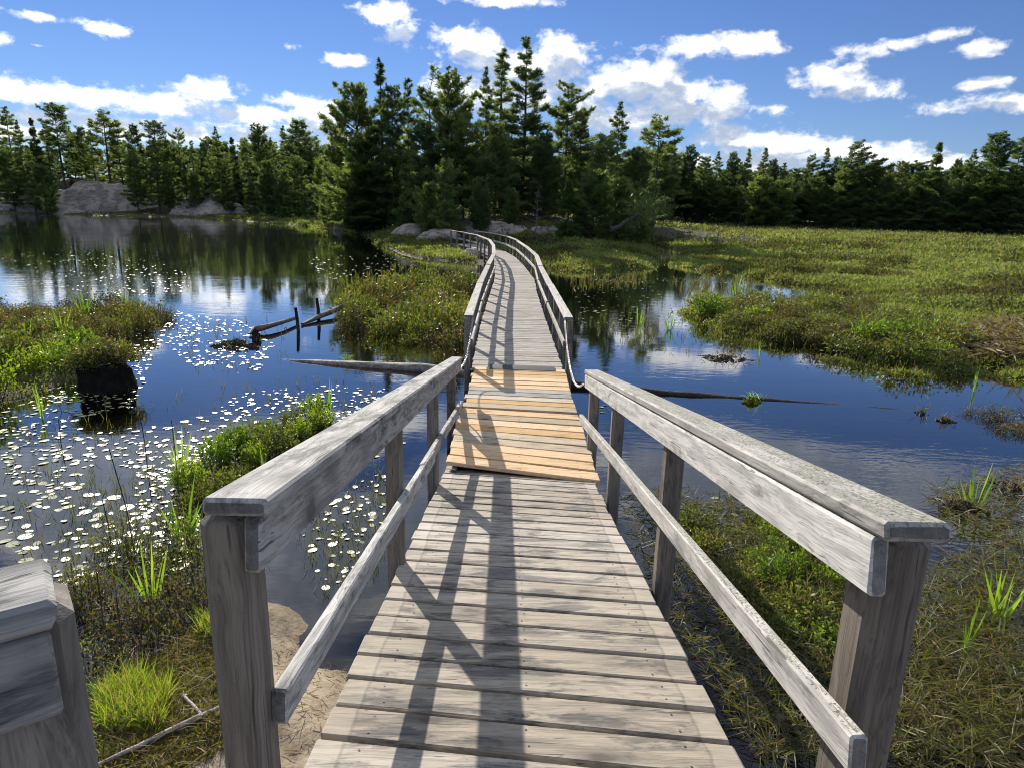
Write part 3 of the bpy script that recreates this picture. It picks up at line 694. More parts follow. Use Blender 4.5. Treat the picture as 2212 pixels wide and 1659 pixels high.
FR = [(14, 330, 'fill2', .9), (56, 315, 'white3', .9), (88, 362, 'young2', .9), (285, 330, 'fill2', .8), (329, 300, 'white1', 1.05), (368, 360, 'fill2', .8), (395, 350, 'slim', 1.2), (420, 380, 'young2', .8), (448, 329, 'white2', .8), (484, 350, 'fill2', .8), (532, 332, 'white3', 1.), (575, 350, 'fill', .9), (610, 370, 'fill', .8), (640, 345, 'fill2', .9), (690, 360, 'fill2', .8), (658, 416, 'cone', 1.)]
for i, (px, py, k_, wf) in enumerate(FR):
    Y = 108.5-max(0, px-480)*.10 if px > 100 else 105
    tree(px, py, Y, k_, f'lower pine at the water edge, {ordn(i+1)} from the left along the far lake shore', 'waterside pines of the far lake shore', wf)
tree(591, 362, 95, 'dead', 'thin grey dead pole at the far lake shore', 'dead trees', .5)
for i, px in enumerate(range(-25, 745, 24)):
    tree(px, random.uniform(300, 335), random.uniform(125, 135), ('fill', 'fill2', 'broad2', 'col')[i % 4], 'dim dense tree filling the forest behind the far lake shore', 'forest filling behind the far lake shore', 1.25)
for i, px in enumerate(range(-20, 740, 30)):
    tree(px+random.uniform(-6, 6), random.uniform(375, 400), random.uniform(118, 124)-max(0, px-560)*.09, ('fill', 'fill2')[i % 2], 'low dark tree in the understorey of the far lake shore', 'understorey of the far lake shore', 1.5)
for i, px in enumerate(range(745, 1450, 24)):
    tree(px, random.uniform(318, 352), random.uniform(112, 130), ('fill', 'fill2', 'broad2', 'col')[i % 4], 'dim distant tree filling the gaps between the grove trunks', 'forest far behind the grove', 1.4)
for i, px in enumerate(range(740, 1430, 30)):
    tree(px+random.uniform(-8, 8), random.uniform(352, 400), random.uniform(60, 72), ('fill', 'fill2')[i % 2], 'low dark tree in the understorey of the grove', 'understorey of the grove', 1.4)
# right tree line behind the marsh
def YR(px): return float(np.interp(px, [1380, 1450, 1600, 1800, 2000, 2230], [110, 124, 119, 113, 107, 99]))
RL = [(1462, 340, 'fill', .9), (1493, 321, 'broad2', 1.), (1525, 340, 'col', 1.1), (1555, 330, 'white1', 1.), (1585, 335, 'broad2', .9), (1613, 323, 'flag', 1.), (1649, 321, 'flag', 1.1), (1672, 350, 'broad2', .9), (1697, 353, 'white3', 1.), (1722, 365, 'col', 1.), (1745, 337, 'flag2', 1.), (1782, 321, 'flag', 1.1), (1810, 345, 'broad2', .9),
      (1836, 308, 'flag2', 1.3), (1866, 345, 'white2', .9), (1896, 346, 'col', 1.2), (1925, 365, 'broad2', .8), (1952, 352, 'flat', 1.), (1985, 372, 'col', 1.), (2032, 308, 'cone', 1.15), (2070, 350, 'broad2', .9), (2110, 325, 'white1', 1.), (2160, 295, 'broad2', 1.35), (2208, 297, 'white2', 1.2), (2240, 310, 'broad2', 1.2)]
for i, (px, py, k_, wf) in enumerate(RL):
    tree(px, py, YR(px)+random.uniform(2, 7), k_, f'dark wind shaped tree, {ordn(i+1)} from the left in the skyline behind the marsh', 'skyline trees behind the marsh', wf, rot=random.uniform(-.4, .4))
for i, px in enumerate(range(1440, 2240, 32)):
    tree(px, random.uniform(385, 415), YR(px)+random.uniform(.5, 1.5), ('fill', 'fill2', 'fill', 'broad2')[i % 4], f'low dark tree at the marsh border, {ordn(i+1)} from the left', 'low trees along the marsh border', 1.3)
for i, px in enumerate(range(1440, 2260, 26)):
    tree(px, random.uniform(355, 385), YR(px)+random.uniform(10, 18), ('fill', 'fill2', 'col')[i % 3], 'dim tree filling the dark forest behind the marsh', 'forest filling behind the marsh', 1.4)
tree(1606, 406, 116, 'sprigs', 'pale thin leaved small tree in front of the dark forest behind the marsh', 'small trees at the marsh edge', 1.1)
tree(1645, 388, 114, 'young2', 'green bushy tree right of the pale thin one at the marsh edge', 'small trees at the marsh edge', 1.1)
tree(1690, 395, 113, 'young2', 'olive bushy tree beside the green one at the marsh edge', 'small trees at the marsh edge', 1.3)

# ------------------------------------------------------------------ rocks
def rock(px0, px1, pyt, pyb, label, depth=.7, mat='rock', seed=0, flat=1., z0=None, name='rock', group=None, Y=None):
    c0 = at((px0+px1)/2, pyb, 0 if z0 is None else z0) if Y is None else at_y((px0+px1)/2, pyb, Y); Y = c0.y
    xl, xr = at_y(px0, pyb, Y).x, at_y(px1, pyb, Y).x; top = at_y((px0+px1)/2, pyt, Y)
    rx = (xr-xl)/2; ry = rx*depth; cy = Y+ry*.75; b = c0.z-.25
    H = max(.12, at_y((px0+px1)/2, pyt, cy).z - b)
    na, nr_ = 84, 30; V = []; F_ = []
    ox = seed*7.3; sc = 2.2/max(rx, ry)
    for j in range(nr_):
        f = j/(nr_-1)
        for i in range(na):
            a = 2*math.pi*i/na; ca, sa = math.cos(a), math.sin(a)
            w = 1+.32*mnoise.fractal((ca*1.1+ox, sa*1.1, .3), .9, 2., 4)
            rr = f**.9; x, y = rx*w*rr*ca, ry*w*rr*sa
            zf = max(0., 1-f**(1.7/flat))**.75
            n1 = mnoise.fractal((x*sc+ox, y*sc, 1.7), .8, 2.1, 6); led = mnoise.noise((x*sc*.8+ox, y*sc*.8, 9.))
            zf = zf*(1+.17*n1+.12*led)
            st = zf*5; zf = zf*.7+.3*(math.floor(st)+sst(np.float64(st-math.floor(st)), .45, .75))/5
            V.append(((xl+xr)/2+x, cy+y, b+H*zf))
    for j in range(nr_-1):
        for i in range(na): F_.append((j*na+i, (j+1)*na+i, (j+1)*na+(i+1) % na, j*na+(i+1) % na))
    m = MB(); m.smooth = True; m.add(V, F_)
    return tag(m.obj(name, M[mat]), label, 'rock', group)
rock(30, 325, 396, 465, 'warm bare granite slope among pines on the far left shore of the lake', .6, seed=1, flat=.9, Y=109)
rock(-90, 175, 428, 467, 'low dark granite ledge at the water on the far left shore', .35, seed=2, flat=.8, Y=106)
rock(345, 520, 418, 470, 'low sloping granite face behind the far shore pines', .7, seed=3)
rock(840, 930, 484, 500, 'pale smooth boulder left of the far boardwalk end', .7, seed=4, Y=47)
rock(890, 1005, 496, 518, 'wide flat pale rock beside the last boardwalk section', .8, seed=5, flat=.7, Y=43.5)
rock(985, 1150, 480, 503, 'long grey rock slab behind the far boardwalk end', .6, seed=6, flat=.8, Y=46)
rock(1125, 1260, 487, 505, 'shaded rock slab under the small dead tree', .6, seed=7, Y=46)
rock(715, 760, 470, 497, 'rounded grey boulder at the shore left of the grove', .7, seed=8, z0=.1)
rock(780, 826, 474, 508, 'dark boulder at the water edge below the pine', .8, seed=9, z0=.0)
rock(1190, 1290, 474, 493, 'low rock shelf behind the bright young pine', .6, seed=10, Y=49)
rock(868, 952, 541, 551, 'long low pale slab just above the water left of the boardwalk', .3, 'slab', 11, .5, z0=.0)
rock(934, 980, 550, 562, 'small pale oval slab at the water edge left of the boardwalk', .5, 'slab', 12, .5, z0=.0)
rock(984, 1046, 538, 562, 'sloping pale slab touching the bushes beside the boardwalk', .7, 'slab', 13, .7, z0=.0)

# ------------------------------------------------------------------ shrubs and marsh
def shrub_mesh(seed, R, H, n, leaf, mat, twig=26, sparse=0.):
    rs = np.random.default_rng(seed)
    m = MB(); tips = []
    for i in range(twig):
        a = rs.uniform(0, 6.28); r = R*math.sqrt(rs.uniform(.02, 1)); h = H*math.sqrt(max(.12, 1-(r/R)**2*.85))*rs.uniform(.7, 1.08)
        p0 = np.array([r*.45*math.cos(a), r*.45*math.sin(a), -.12]); p2 = np.array([r*math.cos(a), r*math.sin(a), h]); p1 = (p0+p2)/2+rs.normal(size=3)*.05
        m.tube([p0, p1, p2], [.007, .005, .002], 3, cap=False); tips.append((p0, p1, p2))
    k = rs.integers(0, twig, n); f = rs.uniform(.12+.3*sparse, 1.03, n)**.65
    A = np.array(tips)[k]; B = A[:, 0]*((1-f)**2)[:, None]+A[:, 1]*(2*f*(1-f))[:, None]+A[:, 2]*(f**2)[:, None]+rs.normal(size=(n, 3))*[.055*R/.4, .055*R/.4, .04]
    d = nrm((A[:, 2]-A[:, 0])*.8/np.linalg.norm(A[:, 2]-A[:, 0], axis=1)[:, None]+rs.normal(size=(n, 3))*.75+[0, 0, .25])
    V = blades(B, d, rs.uniform(.7, 1.25, n)*leaf, rs.uniform(.75, 1.2, n)*leaf*.42, .5)
    return m.mesh('shrub stems', M['stem']), quads_mesh('shrub leaves', V, M[mat])
SH = {'a': shrub_mesh(1, .42, .68, 640, .092, 'leafA', 40, .4), 'b': shrub_mesh(2, .42, .58, 520, .08, 'leafB', 42, .45), 'c': shrub_mesh(3, .40, .66, 620, .095, 'leafC', 36, .4),
      'd': shrub_mesh(4, .5, .44, 420, .055, 'leafB', 60, .4), 'e': shrub_mesh(5, .38, .55, 420, .045, 'leafA', 34, .5)}
def shrub(x, y, key, label, group, s=1., hs=1., z=None, name='shrub'):
    o = empty(name, (x, y, (max(hz(x, y), -.03) if z is None else z)), label, 'shrub', group, random.uniform(0, 6.28))
    o.scale = (s, s, s*hs); a, b = SH[key]; link('stems', a, o); link('foliage', b, o); return o
def scatter(poly, n, mind):
    lo, hi = poly.min(0), poly.max(0); out = []; tries = 0
    while len(out) < n and tries < n*60:
        tries += 1; p = np.array([random.uniform(lo[0], hi[0]), random.uniform(lo[1], hi[1])])
        if sdist(p[None], poly)[0] > 0 and all((p[0]-q[0])**2+(p[1]-q[1])**2 > mind*mind for q in out): out.append(p)
    return out
def keepoff(x, y):
    return -1.0 < x < 1.1 and y < 24
isl = ats([(740, 700), (775, 652), (850, 626), (905, 612), (1008, 622), (1006, 690), (1000, 752), (925, 752), (850, 735), (765, 722)])
for x, y in scatter(isl, 64, .46):
    if keepoff(x, y): continue
    shrub(x, y, random.choice('aaabbd'), 'leafy bog shrub on the islet left of the first long boardwalk section', 'shrubs of the islet beside the boardwalk', random.choice((.5, .65, .8, 1., 1.2)), random.uniform(.75, 1.1), -.06)
for x, y in scatter(ISLET, 78, .45):
    if y > 17 or x < -14 or (x+5.9)**2+(y-9.6)**2 < 1.1: continue
    near = y < 11.2
    shrub(x, y, random.choice('ccaa') if near and x < -6.2 else random.choice('abbdd'), 'yellow green bog shrub on the low bank at the left edge' if near else 'olive bog shrub at the far side of the low left bank', 'shrubs of the low left bank', random.uniform(.6, .95), random.uniform(.75, 1.1))
pl = ats([(815, 515), (900, 513), (985, 515), (1035, 530), (1000, 541), (940, 545), (860, 541), (835, 532)])
for x, y in scatter(pl, 30, .9): shrub(x, y, random.choice('aacab'), 'bright bog shrub on the shore left of the far boardwalk', 'shrubs left of the far boardwalk', random.uniform(.9, 1.45), random.uniform(.6, .95))
pr = ats([(1120, 540), (1150, 520), (1240, 508), (1395, 540), (1390, 572), (1240, 580), (1165, 570)])
for x, y in scatter(pr, 28, 1.2): shrub(x, y, random.choice('aabbd'), 'low bog shrub on the shore right of the far boardwalk', 'shrubs right of the far boardwalk', random.uniform(.9, 1.6), random.uniform(.6, .95))
for i in range(16):
    p = at(640+11*i+random.uniform(-5, 5), 488+1.1*i, 0); shrub(p.x, p.y+random.uniform(.5, 2.5), random.choice('cca'), 'bright green bush on the low shore left of the grove', 'bushes on the shore left of the grove', random.uniform(1., 2.), random.uniform(.5, .8))
for i in range(22):
    x, y = random.uniform(-13, 15), random.uniform(42.8, 50)
    if sdist(np.array([[x, y]]), LAND)[0] < .6 or abs(x+3.4) < 1.6: continue
    shrub(x, y, random.choice('aacc'), 'bright green bush among the rocks at the foot of the grove', 'bushes at the foot of the grove', random.uniform(.6, 1.5), random.uniform(.5, .9))
lobe = ats([(1475, 672), (1530, 660), (1650, 656), (1770, 656), (1850, 680), (1960, 700), (2080, 760), (2090, 805), (1900, 780), (1810, 765), (1740, 745), (1650, 738), (1586, 718), (1530, 692)])
for x, y in scatter(lobe, 50, .7): shrub(x, y, random.choice('aabbc'), 'low bog shrub on the marsh tongue reaching toward the boardwalk', 'shrubs of the marsh tongue', random.uniform(.75, 1.2), random.uniform(.5, .8))
nl = ats([(430, 1010), (520, 960), (620, 905), (690, 900), (700, 925), (600, 980), (520, 1060), (440, 1120), (380, 1090)])
for x, y in scatter(nl, 17, .28): shrub(x, y, random.choice('aac'), 'small leafy bog shrub standing in water behind the left handrail', 'shrubs behind the left handrail', random.uniform(.36, .56), random.uniform(.7, 1.15), -.04)
nl2 = ats([(150, 1300), (240, 1160), (380, 1150), (450, 1250), (440, 1370), (330, 1420), (190, 1470)])
for x, y in scatter(nl2, 13, .3): shrub(x, y, random.choice('eed'), 'dark twiggy bog shrub among stalks in the lower left shallows', 'twiggy shrubs of the lower left shallows', random.uniform(.4, .6), random.uniform(.9, 1.3), -.03)
nr2 = ats([(1490, 1130), (1620, 1110), (1790, 1220), (1800, 1400), (1700, 1380), (1600, 1280)])
for x, y in scatter(nr2, 24, .22): shrub(x, y, random.choice('ace'), 'small green herb in the shallows under the right railing', 'herbs under the right railing', random.uniform(.3, .46), random.uniform(.7, 1.), -.05, 'herb')
for x, y in scatter(TUSS, 7, .3): shrub(x, y, 'd', 'brown green tussock at the far right of the open water', 'tussocks at the right edge', random.uniform(.45, .7), .7, name='tussock')

def in_frame(P, pad=60):
    f = P[:, 1]*CP-(0-HC)*SP; u = P[:, 1]*SP+(0-HC)*CP
    x = CX+FPX*P[:, 0]/f; y = CY-FPX*u/f
    return (f > .2) & (x > -pad) & (x < 2212+pad) & (y < 1659+pad)
def marsh_points(n):
    out = []
    while sum(map(len, out)) < n:
        d = 1/RNG.uniform(1/125., 1/10.5, 20000); a = RNG.uniform(-.75, .75, 20000)
        d *= RNG.uniform(.9, 1.1, 20000); P = np.stack([d*np.sin(a), d*np.cos(a)], -1)
        dl = height(P)[1]; k = (dl > -.12) & in_frame(P)
        # leave the rocky grove floor and the far boardwalk nearly bare
        grove = (((P[:, 0]-1)/19)**2+((P[:, 1]-57)/13)**2 < 1) & (dl > 2.2)
        walk = (np.abs(P[:, 0]-np.interp(P[:, 1], [9, 22, 27, 31, 35, 38, 42], [.05, .0, -.2, -.55, -1.2, -2., -3.1])) < 1.1) & (P[:, 1] < 43)
        slabs = (P[:, 0] > -9.5) & (P[:, 0] < -1.2) & (P[:, 1] > 30) & (P[:, 1] < 42) & (dl < .45)
        k &= ~walk & ~slabs & (~grove | (RNG.random(len(P)) < .12))
        out.append(P[k])
    return np.concatenate(out)[:n]
def poly_pts(polys):
    out = []
    for pts, n in polys:
        P = np.array(pts, float); lo, hi = P.min(0), P.max(0); c = 0
        while c < n:
            q = np.column_stack([RNG.uniform(lo[0], hi[0], 400), RNG.uniform(lo[1], hi[1], 400)]); q = q[sdist(q, P) > 0][:n-c]
            c += len(q); out += [at(a, b, 0)[:2] for a, b in q]
    return np.array(out)
def extra(pts, n):
    return poly_pts([(pts, n)])
far_strip = extra([(360, 466), (520, 476), (650, 485), (700, 493), (690, 488), (640, 478), (400, 464)], 2600)
islet_pts = np.array(scatter(ISLET[(ISLET[:, 0] > -15)], 2600, .01))
mp = np.concatenate([marsh_points(70000), far_strip, islet_pts]); hgt, dl_, _, _ = height(np.column_stack([mp[:, 0], mp[:, 1]]))
dist = np.hypot(mp[:, 0], mp[:, 1])
mound = .5+.5*wav(mp, .42, 3)*.7+.3*wav(mp, 1.5, 1)
hh = np.clip(.06+.50*np.clip(mound, 0, 1.3)**1.4, .05, .8)*sst(dl_, -.1, 3.2)+.05
nb = 7; B = np.repeat(np.column_stack([mp, hgt]), nb, 0); hB = np.repeat(hh, nb)*RNG.uniform(.15, 1.05, len(B)); lf = np.repeat(np.clip(dist*.0042, .05, .24), nb)
B[:, :2] += RNG.normal(size=(len(B), 2))*(lf*1.3)[:, None]; B[:, 2] += hB
V = blades(B, rdir(len(B), .8), lf*RNG.uniform(.7, 1.3, len(B)), lf*.45, .5)
tag(link('marsh_vegetation', quads_mesh('marsh vegetation', V, M['marsh'])), 'low green and brown bog plants covering the wide marsh and shores', 'bog plants', kind='stuff')
mk = RNG.random(len(mp)) < .10
mB = np.repeat(np.column_stack([mp[mk], hgt[mk]+hh[mk]*.4]), 3, 0); mB[:, :2] += RNG.normal(size=(len(mB), 2))*.10; mL = np.repeat(np.clip(dist[mk]*.010, .16, .55), 3)*RNG.uniform(.5, 1.2, len(mB))
tag(link('marsh_sedge', quads_mesh('marsh sedge', bent_blades(mB, nrm(np.column_stack([RNG.normal(.15, .3, len(mB)), RNG.normal(0, .3, len(mB)), np.ones(len(mB))])), mL, np.maximum(mL*.05, .012), .3), M['grass'])), 'taller green sedge blades standing through the marsh plants', 'sedge', kind='stuff')
# pale dead sedge strewn through the marsh and at its near edge
sp_ = marsh_points(1300); h2, _, _, _ = height(sp_); b2 = np.repeat(np.column_stack([sp_, h2+.12]), 3, 0); ln = np.repeat(np.clip(np.hypot(sp_[:, 0], sp_[:, 1])*.010, .18, .6), 3)
b2[:, :2] += RNG.normal(size=(len(b2), 2))*.12
V1 = bent_blades(b2, rdir(len(b2), 1.2), ln, ln*.035, .5)
dp = ats([(2075, 760), (2110, 728), (2230, 715), (2330, 730), (2330, 812), (2212, 800), (2150, 790)]); dpp = np.array(scatter(dp, 1300, .01)); dz = height(dpp)[0]
b3 = np.repeat(np.column_stack([dpp, np.maximum(dz, 0)+.10]), 4, 0); b3[:, 2] += RNG.uniform(-.06, .14, len(b3)); b3[:, :2] += RNG.normal(size=(len(b3), 2))*.15
d3 = rdir(len(b3)); d3[:, 2] *= .25; V2 = bent_blades(b3, nrm(d3), RNG.uniform(.2, .55, len(b3)), RNG.uniform(.015, .04, len(b3)), .1)
tag(link('dead_sedge', quads_mesh('dead sedge', np.concatenate([V1, V2]), M['straw'])), 'bleached dead stalks strewn in the marsh and heaped at its right edge', 'dead stalks', kind='stuff')

# ------------------------------------------------------------------ reeds, grass, water weeds
def blade_tuft(n, spread, h, w, mat, name, lean=.35, droop=.25):
    a = RNG.uniform(0, 6.28, n); b = np.column_stack([np.cos(a)*spread*RNG.random(n), np.sin(a)*spread*RNG.random(n), np.full(n, -.1)])
    d = nrm(np.column_stack([RNG.normal(size=n)*lean, RNG.normal(size=n)*lean, np.ones(n)]))
    return quads_mesh(name, bent_blades(b, d, h*RNG.uniform(.55, 1.1, n), w, droop), M[mat])
RM = [blade_tuft(9, .05, .62, .022, 'reed', 'iris blades', .16, .12), blade_tuft(14, .07, .6, .02, 'reed', 'iris blades', .22, .2), blade_tuft(5, .04, .7, .02, 'reed', 'iris blades', .12, .1)]
RB = [(400, 1165, .62, 1, 'bright iris clump in front of the left post, beside lily pads'), (322, 1300, .52, 0, 'bright iris clump among twigs left of the near post'), (712, 893, .50, 2, 'single slim iris clump in open water behind the left handrail'),
 (388, 1010, .5, 0, 'iris blades leaning among shrubs by the water pads'), (570, 1045, .4, 2, 'small iris sprig close to the left handrail'), (140, 728, .8, 1, 'iris clump on the low left bank'), (185, 690, .9, 1, 'tall iris clump at the back of the low left bank'),
 (62, 745, .6, 0, 'short iris clump at the left bank edge'), (92, 905, .5, 2, 'iris sprig at the near edge of the left bank'), (268, 660, .6, 1, 'tall thin iris clump at the tip of the left bank'),
 (2100, 1100, .55, 0, 'upright iris clump in the right shallows'), (2150, 1330, .7, 1, 'yellowing iris clump at the right edge of the frame'), (2080, 1420, .45, 2, 'small leaning iris sprig in the lower right shallows'),
 (1985, 745, .95, 1, 'tall iris clump by the small marsh pool'), (1960, 735, .65, 0, 'iris clump left of the tallest by the marsh pool'), (2030, 738, .75, 0, 'iris clump right of the tallest by the marsh pool'), (1870, 715, .7, 1, 'iris clump on the marsh tongue'),
 (1700, 690, .6, 1, 'iris clump on the near end of the marsh tongue'), (1640, 770, .34, 2, 'lone iris blades in the water off the marsh tongue'), (2105, 845, .42, 2, 'lone tall sedge in the water at the right'), (1795, 612, .8, 1, 'iris clump at the marsh channel'), (2190, 690, .9, 1, 'iris clump at the right edge of the marsh'),
 (1445, 715, .6, 1, 'thin iris clump in open water right of the boardwalk'), (1380, 700, .6, 0, 'iris clump standing in water near the chained section'), (1590, 640, .9, 0, 'iris clump in the back channel')]
for px, py, s, k_, lb in RB:
    p = at(px, py, 0); o = empty('iris_clump', (p.x, p.y, max(0, hz(p.x, p.y))), lb, 'iris', 'iris clumps', random.uniform(0, 6)); o.scale = (s/.62,)*3
    link('blades', RM[k_], o)
# thin emergent stems
stp = poly_pts([([(380, 700), (620, 690), (640, 780), (420, 830)], 70), ([(150, 850), (420, 840), (430, 1050), (60, 1100), (0, 1000)], 110), ([(430, 830), (820, 800), (860, 960), (560, 980), (420, 1040)], 170), ([(700, 590), (860, 590), (830, 650), (690, 660)], 130),
  ([(1240, 690), (1460, 650), (1560, 720), (1500, 770), (1250, 740)], 150), ([(1450, 605), (1640, 600), (1620, 640), (1480, 645)], 260), ([(1230, 600), (1400, 590), (1400, 615), (1235, 625)], 160), ([(180, 1050), (560, 950), (560, 1250), (250, 1350), (120, 1350)], 1100), ([(640, 1150), (840, 980), (860, 1060), (820, 1240), (700, 1300)], 420), ([(0, 1000), (200, 1000), (200, 1250), (0, 1250)], 160), ([(820, 570), (1030, 560), (1030, 610), (900, 600)], 160)])
nS = len(stp); dS = np.hypot(stp[:, 0], stp[:, 1]); b = np.column_stack([stp, np.full(nS, -.05)]); b = np.repeat(b, 2, 0); b[:, :2] += RNG.normal(size=(len(b), 2))*.03
LS = np.repeat(np.clip(.13+.005*dS, .15, .30), 2)
V = bent_blades(b, nrm(np.column_stack([RNG.normal(size=len(b))*.25, RNG.normal(size=len(b))*.25, np.ones(len(b))])), LS*RNG.uniform(.4, 1.2, len(b)), np.clip(np.repeat(dS, 2)*.0008, .004, .02), .35)
tag(link('water_sedge', quads_mesh('water sedge', V, M['sedge'])), 'thin green stems standing out of the shallow water in loose patches', 'sedge', kind='stuff')
# dead brown stalks in the lower left shallows
for px, py, h_, lx in [(225, 1390, .5, .05), (240, 1180, .4, -.03), (385, 1060, .7, .02), (318, 1010, .5, .0), (470, 1290, .45, .03), (130, 960, .3, .1), (345, 1420, .4, -.05), (300, 1230, .95, -.1), (265, 1450, .5, .06)]:
    p = at(px, py, 0); m_ = MB(); m_.smooth = True; r_ = random.uniform(.0025, .0045)
    m_.tube([(0, 0, -.2), (lx*h_*.4, .01, h_*.5), (lx*h_, -.01, h_)], [r_*1.5, r_*1.2, r_], 6, jit=.15)
    tag(m_.obj('dead_stalk', M['stem'], None, (p.x, p.y, 0)), 'thin dead brown stalk standing in the lower left shallows', 'stalk', 'dead stalks of the lower left shallows')
# bank grass, moss and litter
bp_ = ats([(205, 1640), (210, 1480), (330, 1420), (480, 1360), (500, 1659), (230, 1800)]); q = np.array(scatter(bp_, 4200, .004)); zq = height(q)[0]
bb = np.repeat(np.column_stack([q, zq-.01]), 4, 0); bb[:, :2] += RNG.normal(size=(len(bb), 2))*.02
V = blades(bb+[0, 0, .01], rdir(len(bb), .7), RNG.uniform(.015, .04, len(bb)), .010, .5)
tag(link('bank_moss', quads_mesh('bank moss', V, M['mosscover'])), 'moss and short sedge on the bank at the foot of the left post', 'moss', kind='stuff')
sd_ = ats([(600, 1360), (740, 1390), (760, 1420), (690, 1659), (560, 1700), (590, 1500)]); sq = np.array(scatter(sd_, 260, .01)); sd3 = rdir(len(sq)); sd3[:, 2] *= .15
SDV = bent_blades(np.column_stack([sq, height(sq)[0]+.006]), nrm(sd3), RNG.uniform(.02, .12, len(sq)), .004, .1)
lt2 = np.repeat(np.column_stack([q[:1500], zq[:1500]+.012]), 1, 0); d2_ = rdir(len(lt2)); d2_[:, 2] = np.abs(d2_[:, 2])*.3
wl = poly_pts([([(120, 1250), (450, 1150), (560, 1300), (480, 1420), (200, 1500)], 500)]); wl = np.column_stack([wl, np.full(len(wl), .03)]); dw = rdir(len(wl)); dw[:, 2] *= .25
wr = poly_pts([([(1330, 1060), (1560, 1060), (1850, 1230), (1800, 1659), (1650, 1659), (1450, 1350)], 3600), ([(2010, 1230), (2212, 1150), (2212, 1659), (1900, 1659)], 4600), ([(2000, 1060), (2212, 1010), (2212, 1180), (2060, 1160)], 900), ([(1480, 1090), (1660, 1080), (1840, 1210), (1900, 1500), (1700, 1450)], 2200)]); wr = np.column_stack([wr, RNG.uniform(-.05, .06, len(wr))]); dr = rdir(len(wr)); dr[:, 2] *= .3
V = np.concatenate([SDV, bent_blades(lt2, nrm(d2_), RNG.uniform(.05, .22, len(lt2)), .004, .2), bent_blades(wl, nrm(dw), RNG.uniform(.06, .25, len(wl)), .006, .2), bent_blades(wr[::3], nrm(dr[::3]), RNG.uniform(.08, .3, len(wr[::3])), .006, .2)])
tag(link('dead_grass', quads_mesh('dead grass', V, M['straw'])), 'dead grass blades lying on the bank and floating in the near shallows', 'dead grass', kind='stuff')
V = bent_blades(wr, nrm(dr+[0, 0, .3]), RNG.uniform(.05, .24, len(wr)), .006, .35)
tag(link('shallow_weeds', quads_mesh('shallow weeds', V, M['sedge'])), 'tangled green water weeds in the shallows beyond the right railing', 'water weeds', kind='stuff')
gp = np.array(scatter(ats([(225, 1630), (215, 1500), (290, 1470), (370, 1510), (350, 1620)]), 1300, .002)); gz2 = height(gp)[0]
V = bent_blades(np.column_stack([gp, gz2-.01]), nrm(np.column_stack([RNG.normal(size=len(gp))*.35, RNG.normal(size=len(gp))*.35, np.ones(len(gp))])), RNG.uniform(.08, .24, len(gp)), .0045, .5)
gp2 = np.array(scatter(ats([(430, 1400), (440, 1340), (500, 1310), (520, 1400), (470, 1430)]), 350, .003)); V2 = bent_blades(np.column_stack([gp2, height(gp2)[0]-.01]), nrm(np.column_stack([RNG.normal(size=len(gp2))*.35, RNG.normal(size=len(gp2))*.35, np.ones(len(gp2))])), RNG.uniform(.08, .22, len(gp2)), .0045, .5)
tag(link('bank_grass', quads_mesh('bank grass', np.concatenate([V, V2]), M['grass'])), 'vivid green grass growing on the bank left of the near post', 'grass', kind='stuff')

# ------------------------------------------------------------------ logs, stump, driftwood
def log(name, pts, rad, mat, label, cat='log', bumps=.12, seg=10, loc=None):
    m = MB(); m.smooth = True; pts = [Vector(p) for p in pts]; P = []; Rr = []; n = 18
    for i in range(n+1):
        f = i/n*(len(pts)-1); k = min(int(f), len(pts)-2); P.append(pts[k].lerp(pts[k+1], f-k)+Vector((0, 0, random.uniform(-.3, .3)*rad[0]*.3))); Rr.append((rad[k]*(1-f+k)+rad[k+1]*(f-k))*random.uniform(.92, 1.08))
    m.tube(P, Rr, seg, jit=bumps); return tag(m.obj(name, M[mat]), label, cat)
log('floating_log', [at(560, 775, -.05), at(640, 783, -.025), at(760, 790, .0), at(930, 800, .02), at(1012, 809, .0)], [.025, .05, .08, .10, .09], 'pale', 'long grey floating log left of the boardwalk, its left end awash')
log('floating_log', [at(1225, 833, .01), at(1330, 842, .0), at(1420, 852, -.02), at(1560, 862, -.04), at(1760, 877, -.052), at(1965, 893, -.055)], [.09, .08, .075, .07, .062, .055], 'wetwood', 'long half sunken brown log to the right of the boardwalk, carrying a mossy tuft')
log('floating_log', [at(1000, 807, -.0), at(1120, 822, -.02), at(1240, 834, .0)], [.10, .10, .10], 'wetwood', 'dark log end passing beneath the yellow boards')
# leaning driftwood with upright stubs
a_, b_ = at(545, 718, .10), at(640, 690, .12)
DW = empty('driftwood', at(600, 712, 0), 'grey driftwood limb lying across the water with two upright stubs', 'driftwood')
def part_tube(name, parent, pts, rad, mat, jit=.15, seg=8):
    m = MB(); m.smooth = True; m.tube([Vector(p)-parent.location for p in pts], rad, seg, jit=jit); return m.obj(name, M[mat], parent)
part_tube('limb', DW, [at(538, 722, .04), at(552, 712, .10), at(580, 705, .12), at(612, 696, .12), at(642, 687, .10)], [.02, .075, .055, .045, .035], 'dead')
part_tube('limb', DW, [at(652, 701, .03), at(672, 693, .05), at(690, 684, .08), at(715, 674, .12), at(742, 660, .14), at(790, 640, .16), at(835, 620, .2)], [.03, .04, .06, .07, .055, .045, .025], 'dead')
p = at(645, 713, 0); part_tube('stub', DW, [(p.x, p.y, -.1), (p.x-.02, p.y, .25), (p.x-.04, p.y, .48)], [.04, .036, .03], 'wetwood')
p = at(688, 690, 0); part_tube('stub', DW, [(p.x, p.y, -.1), (p.x+.0, p.y, .25), (p.x-.02, p.y, .5)], [.045, .04, .034], 'wetwood')
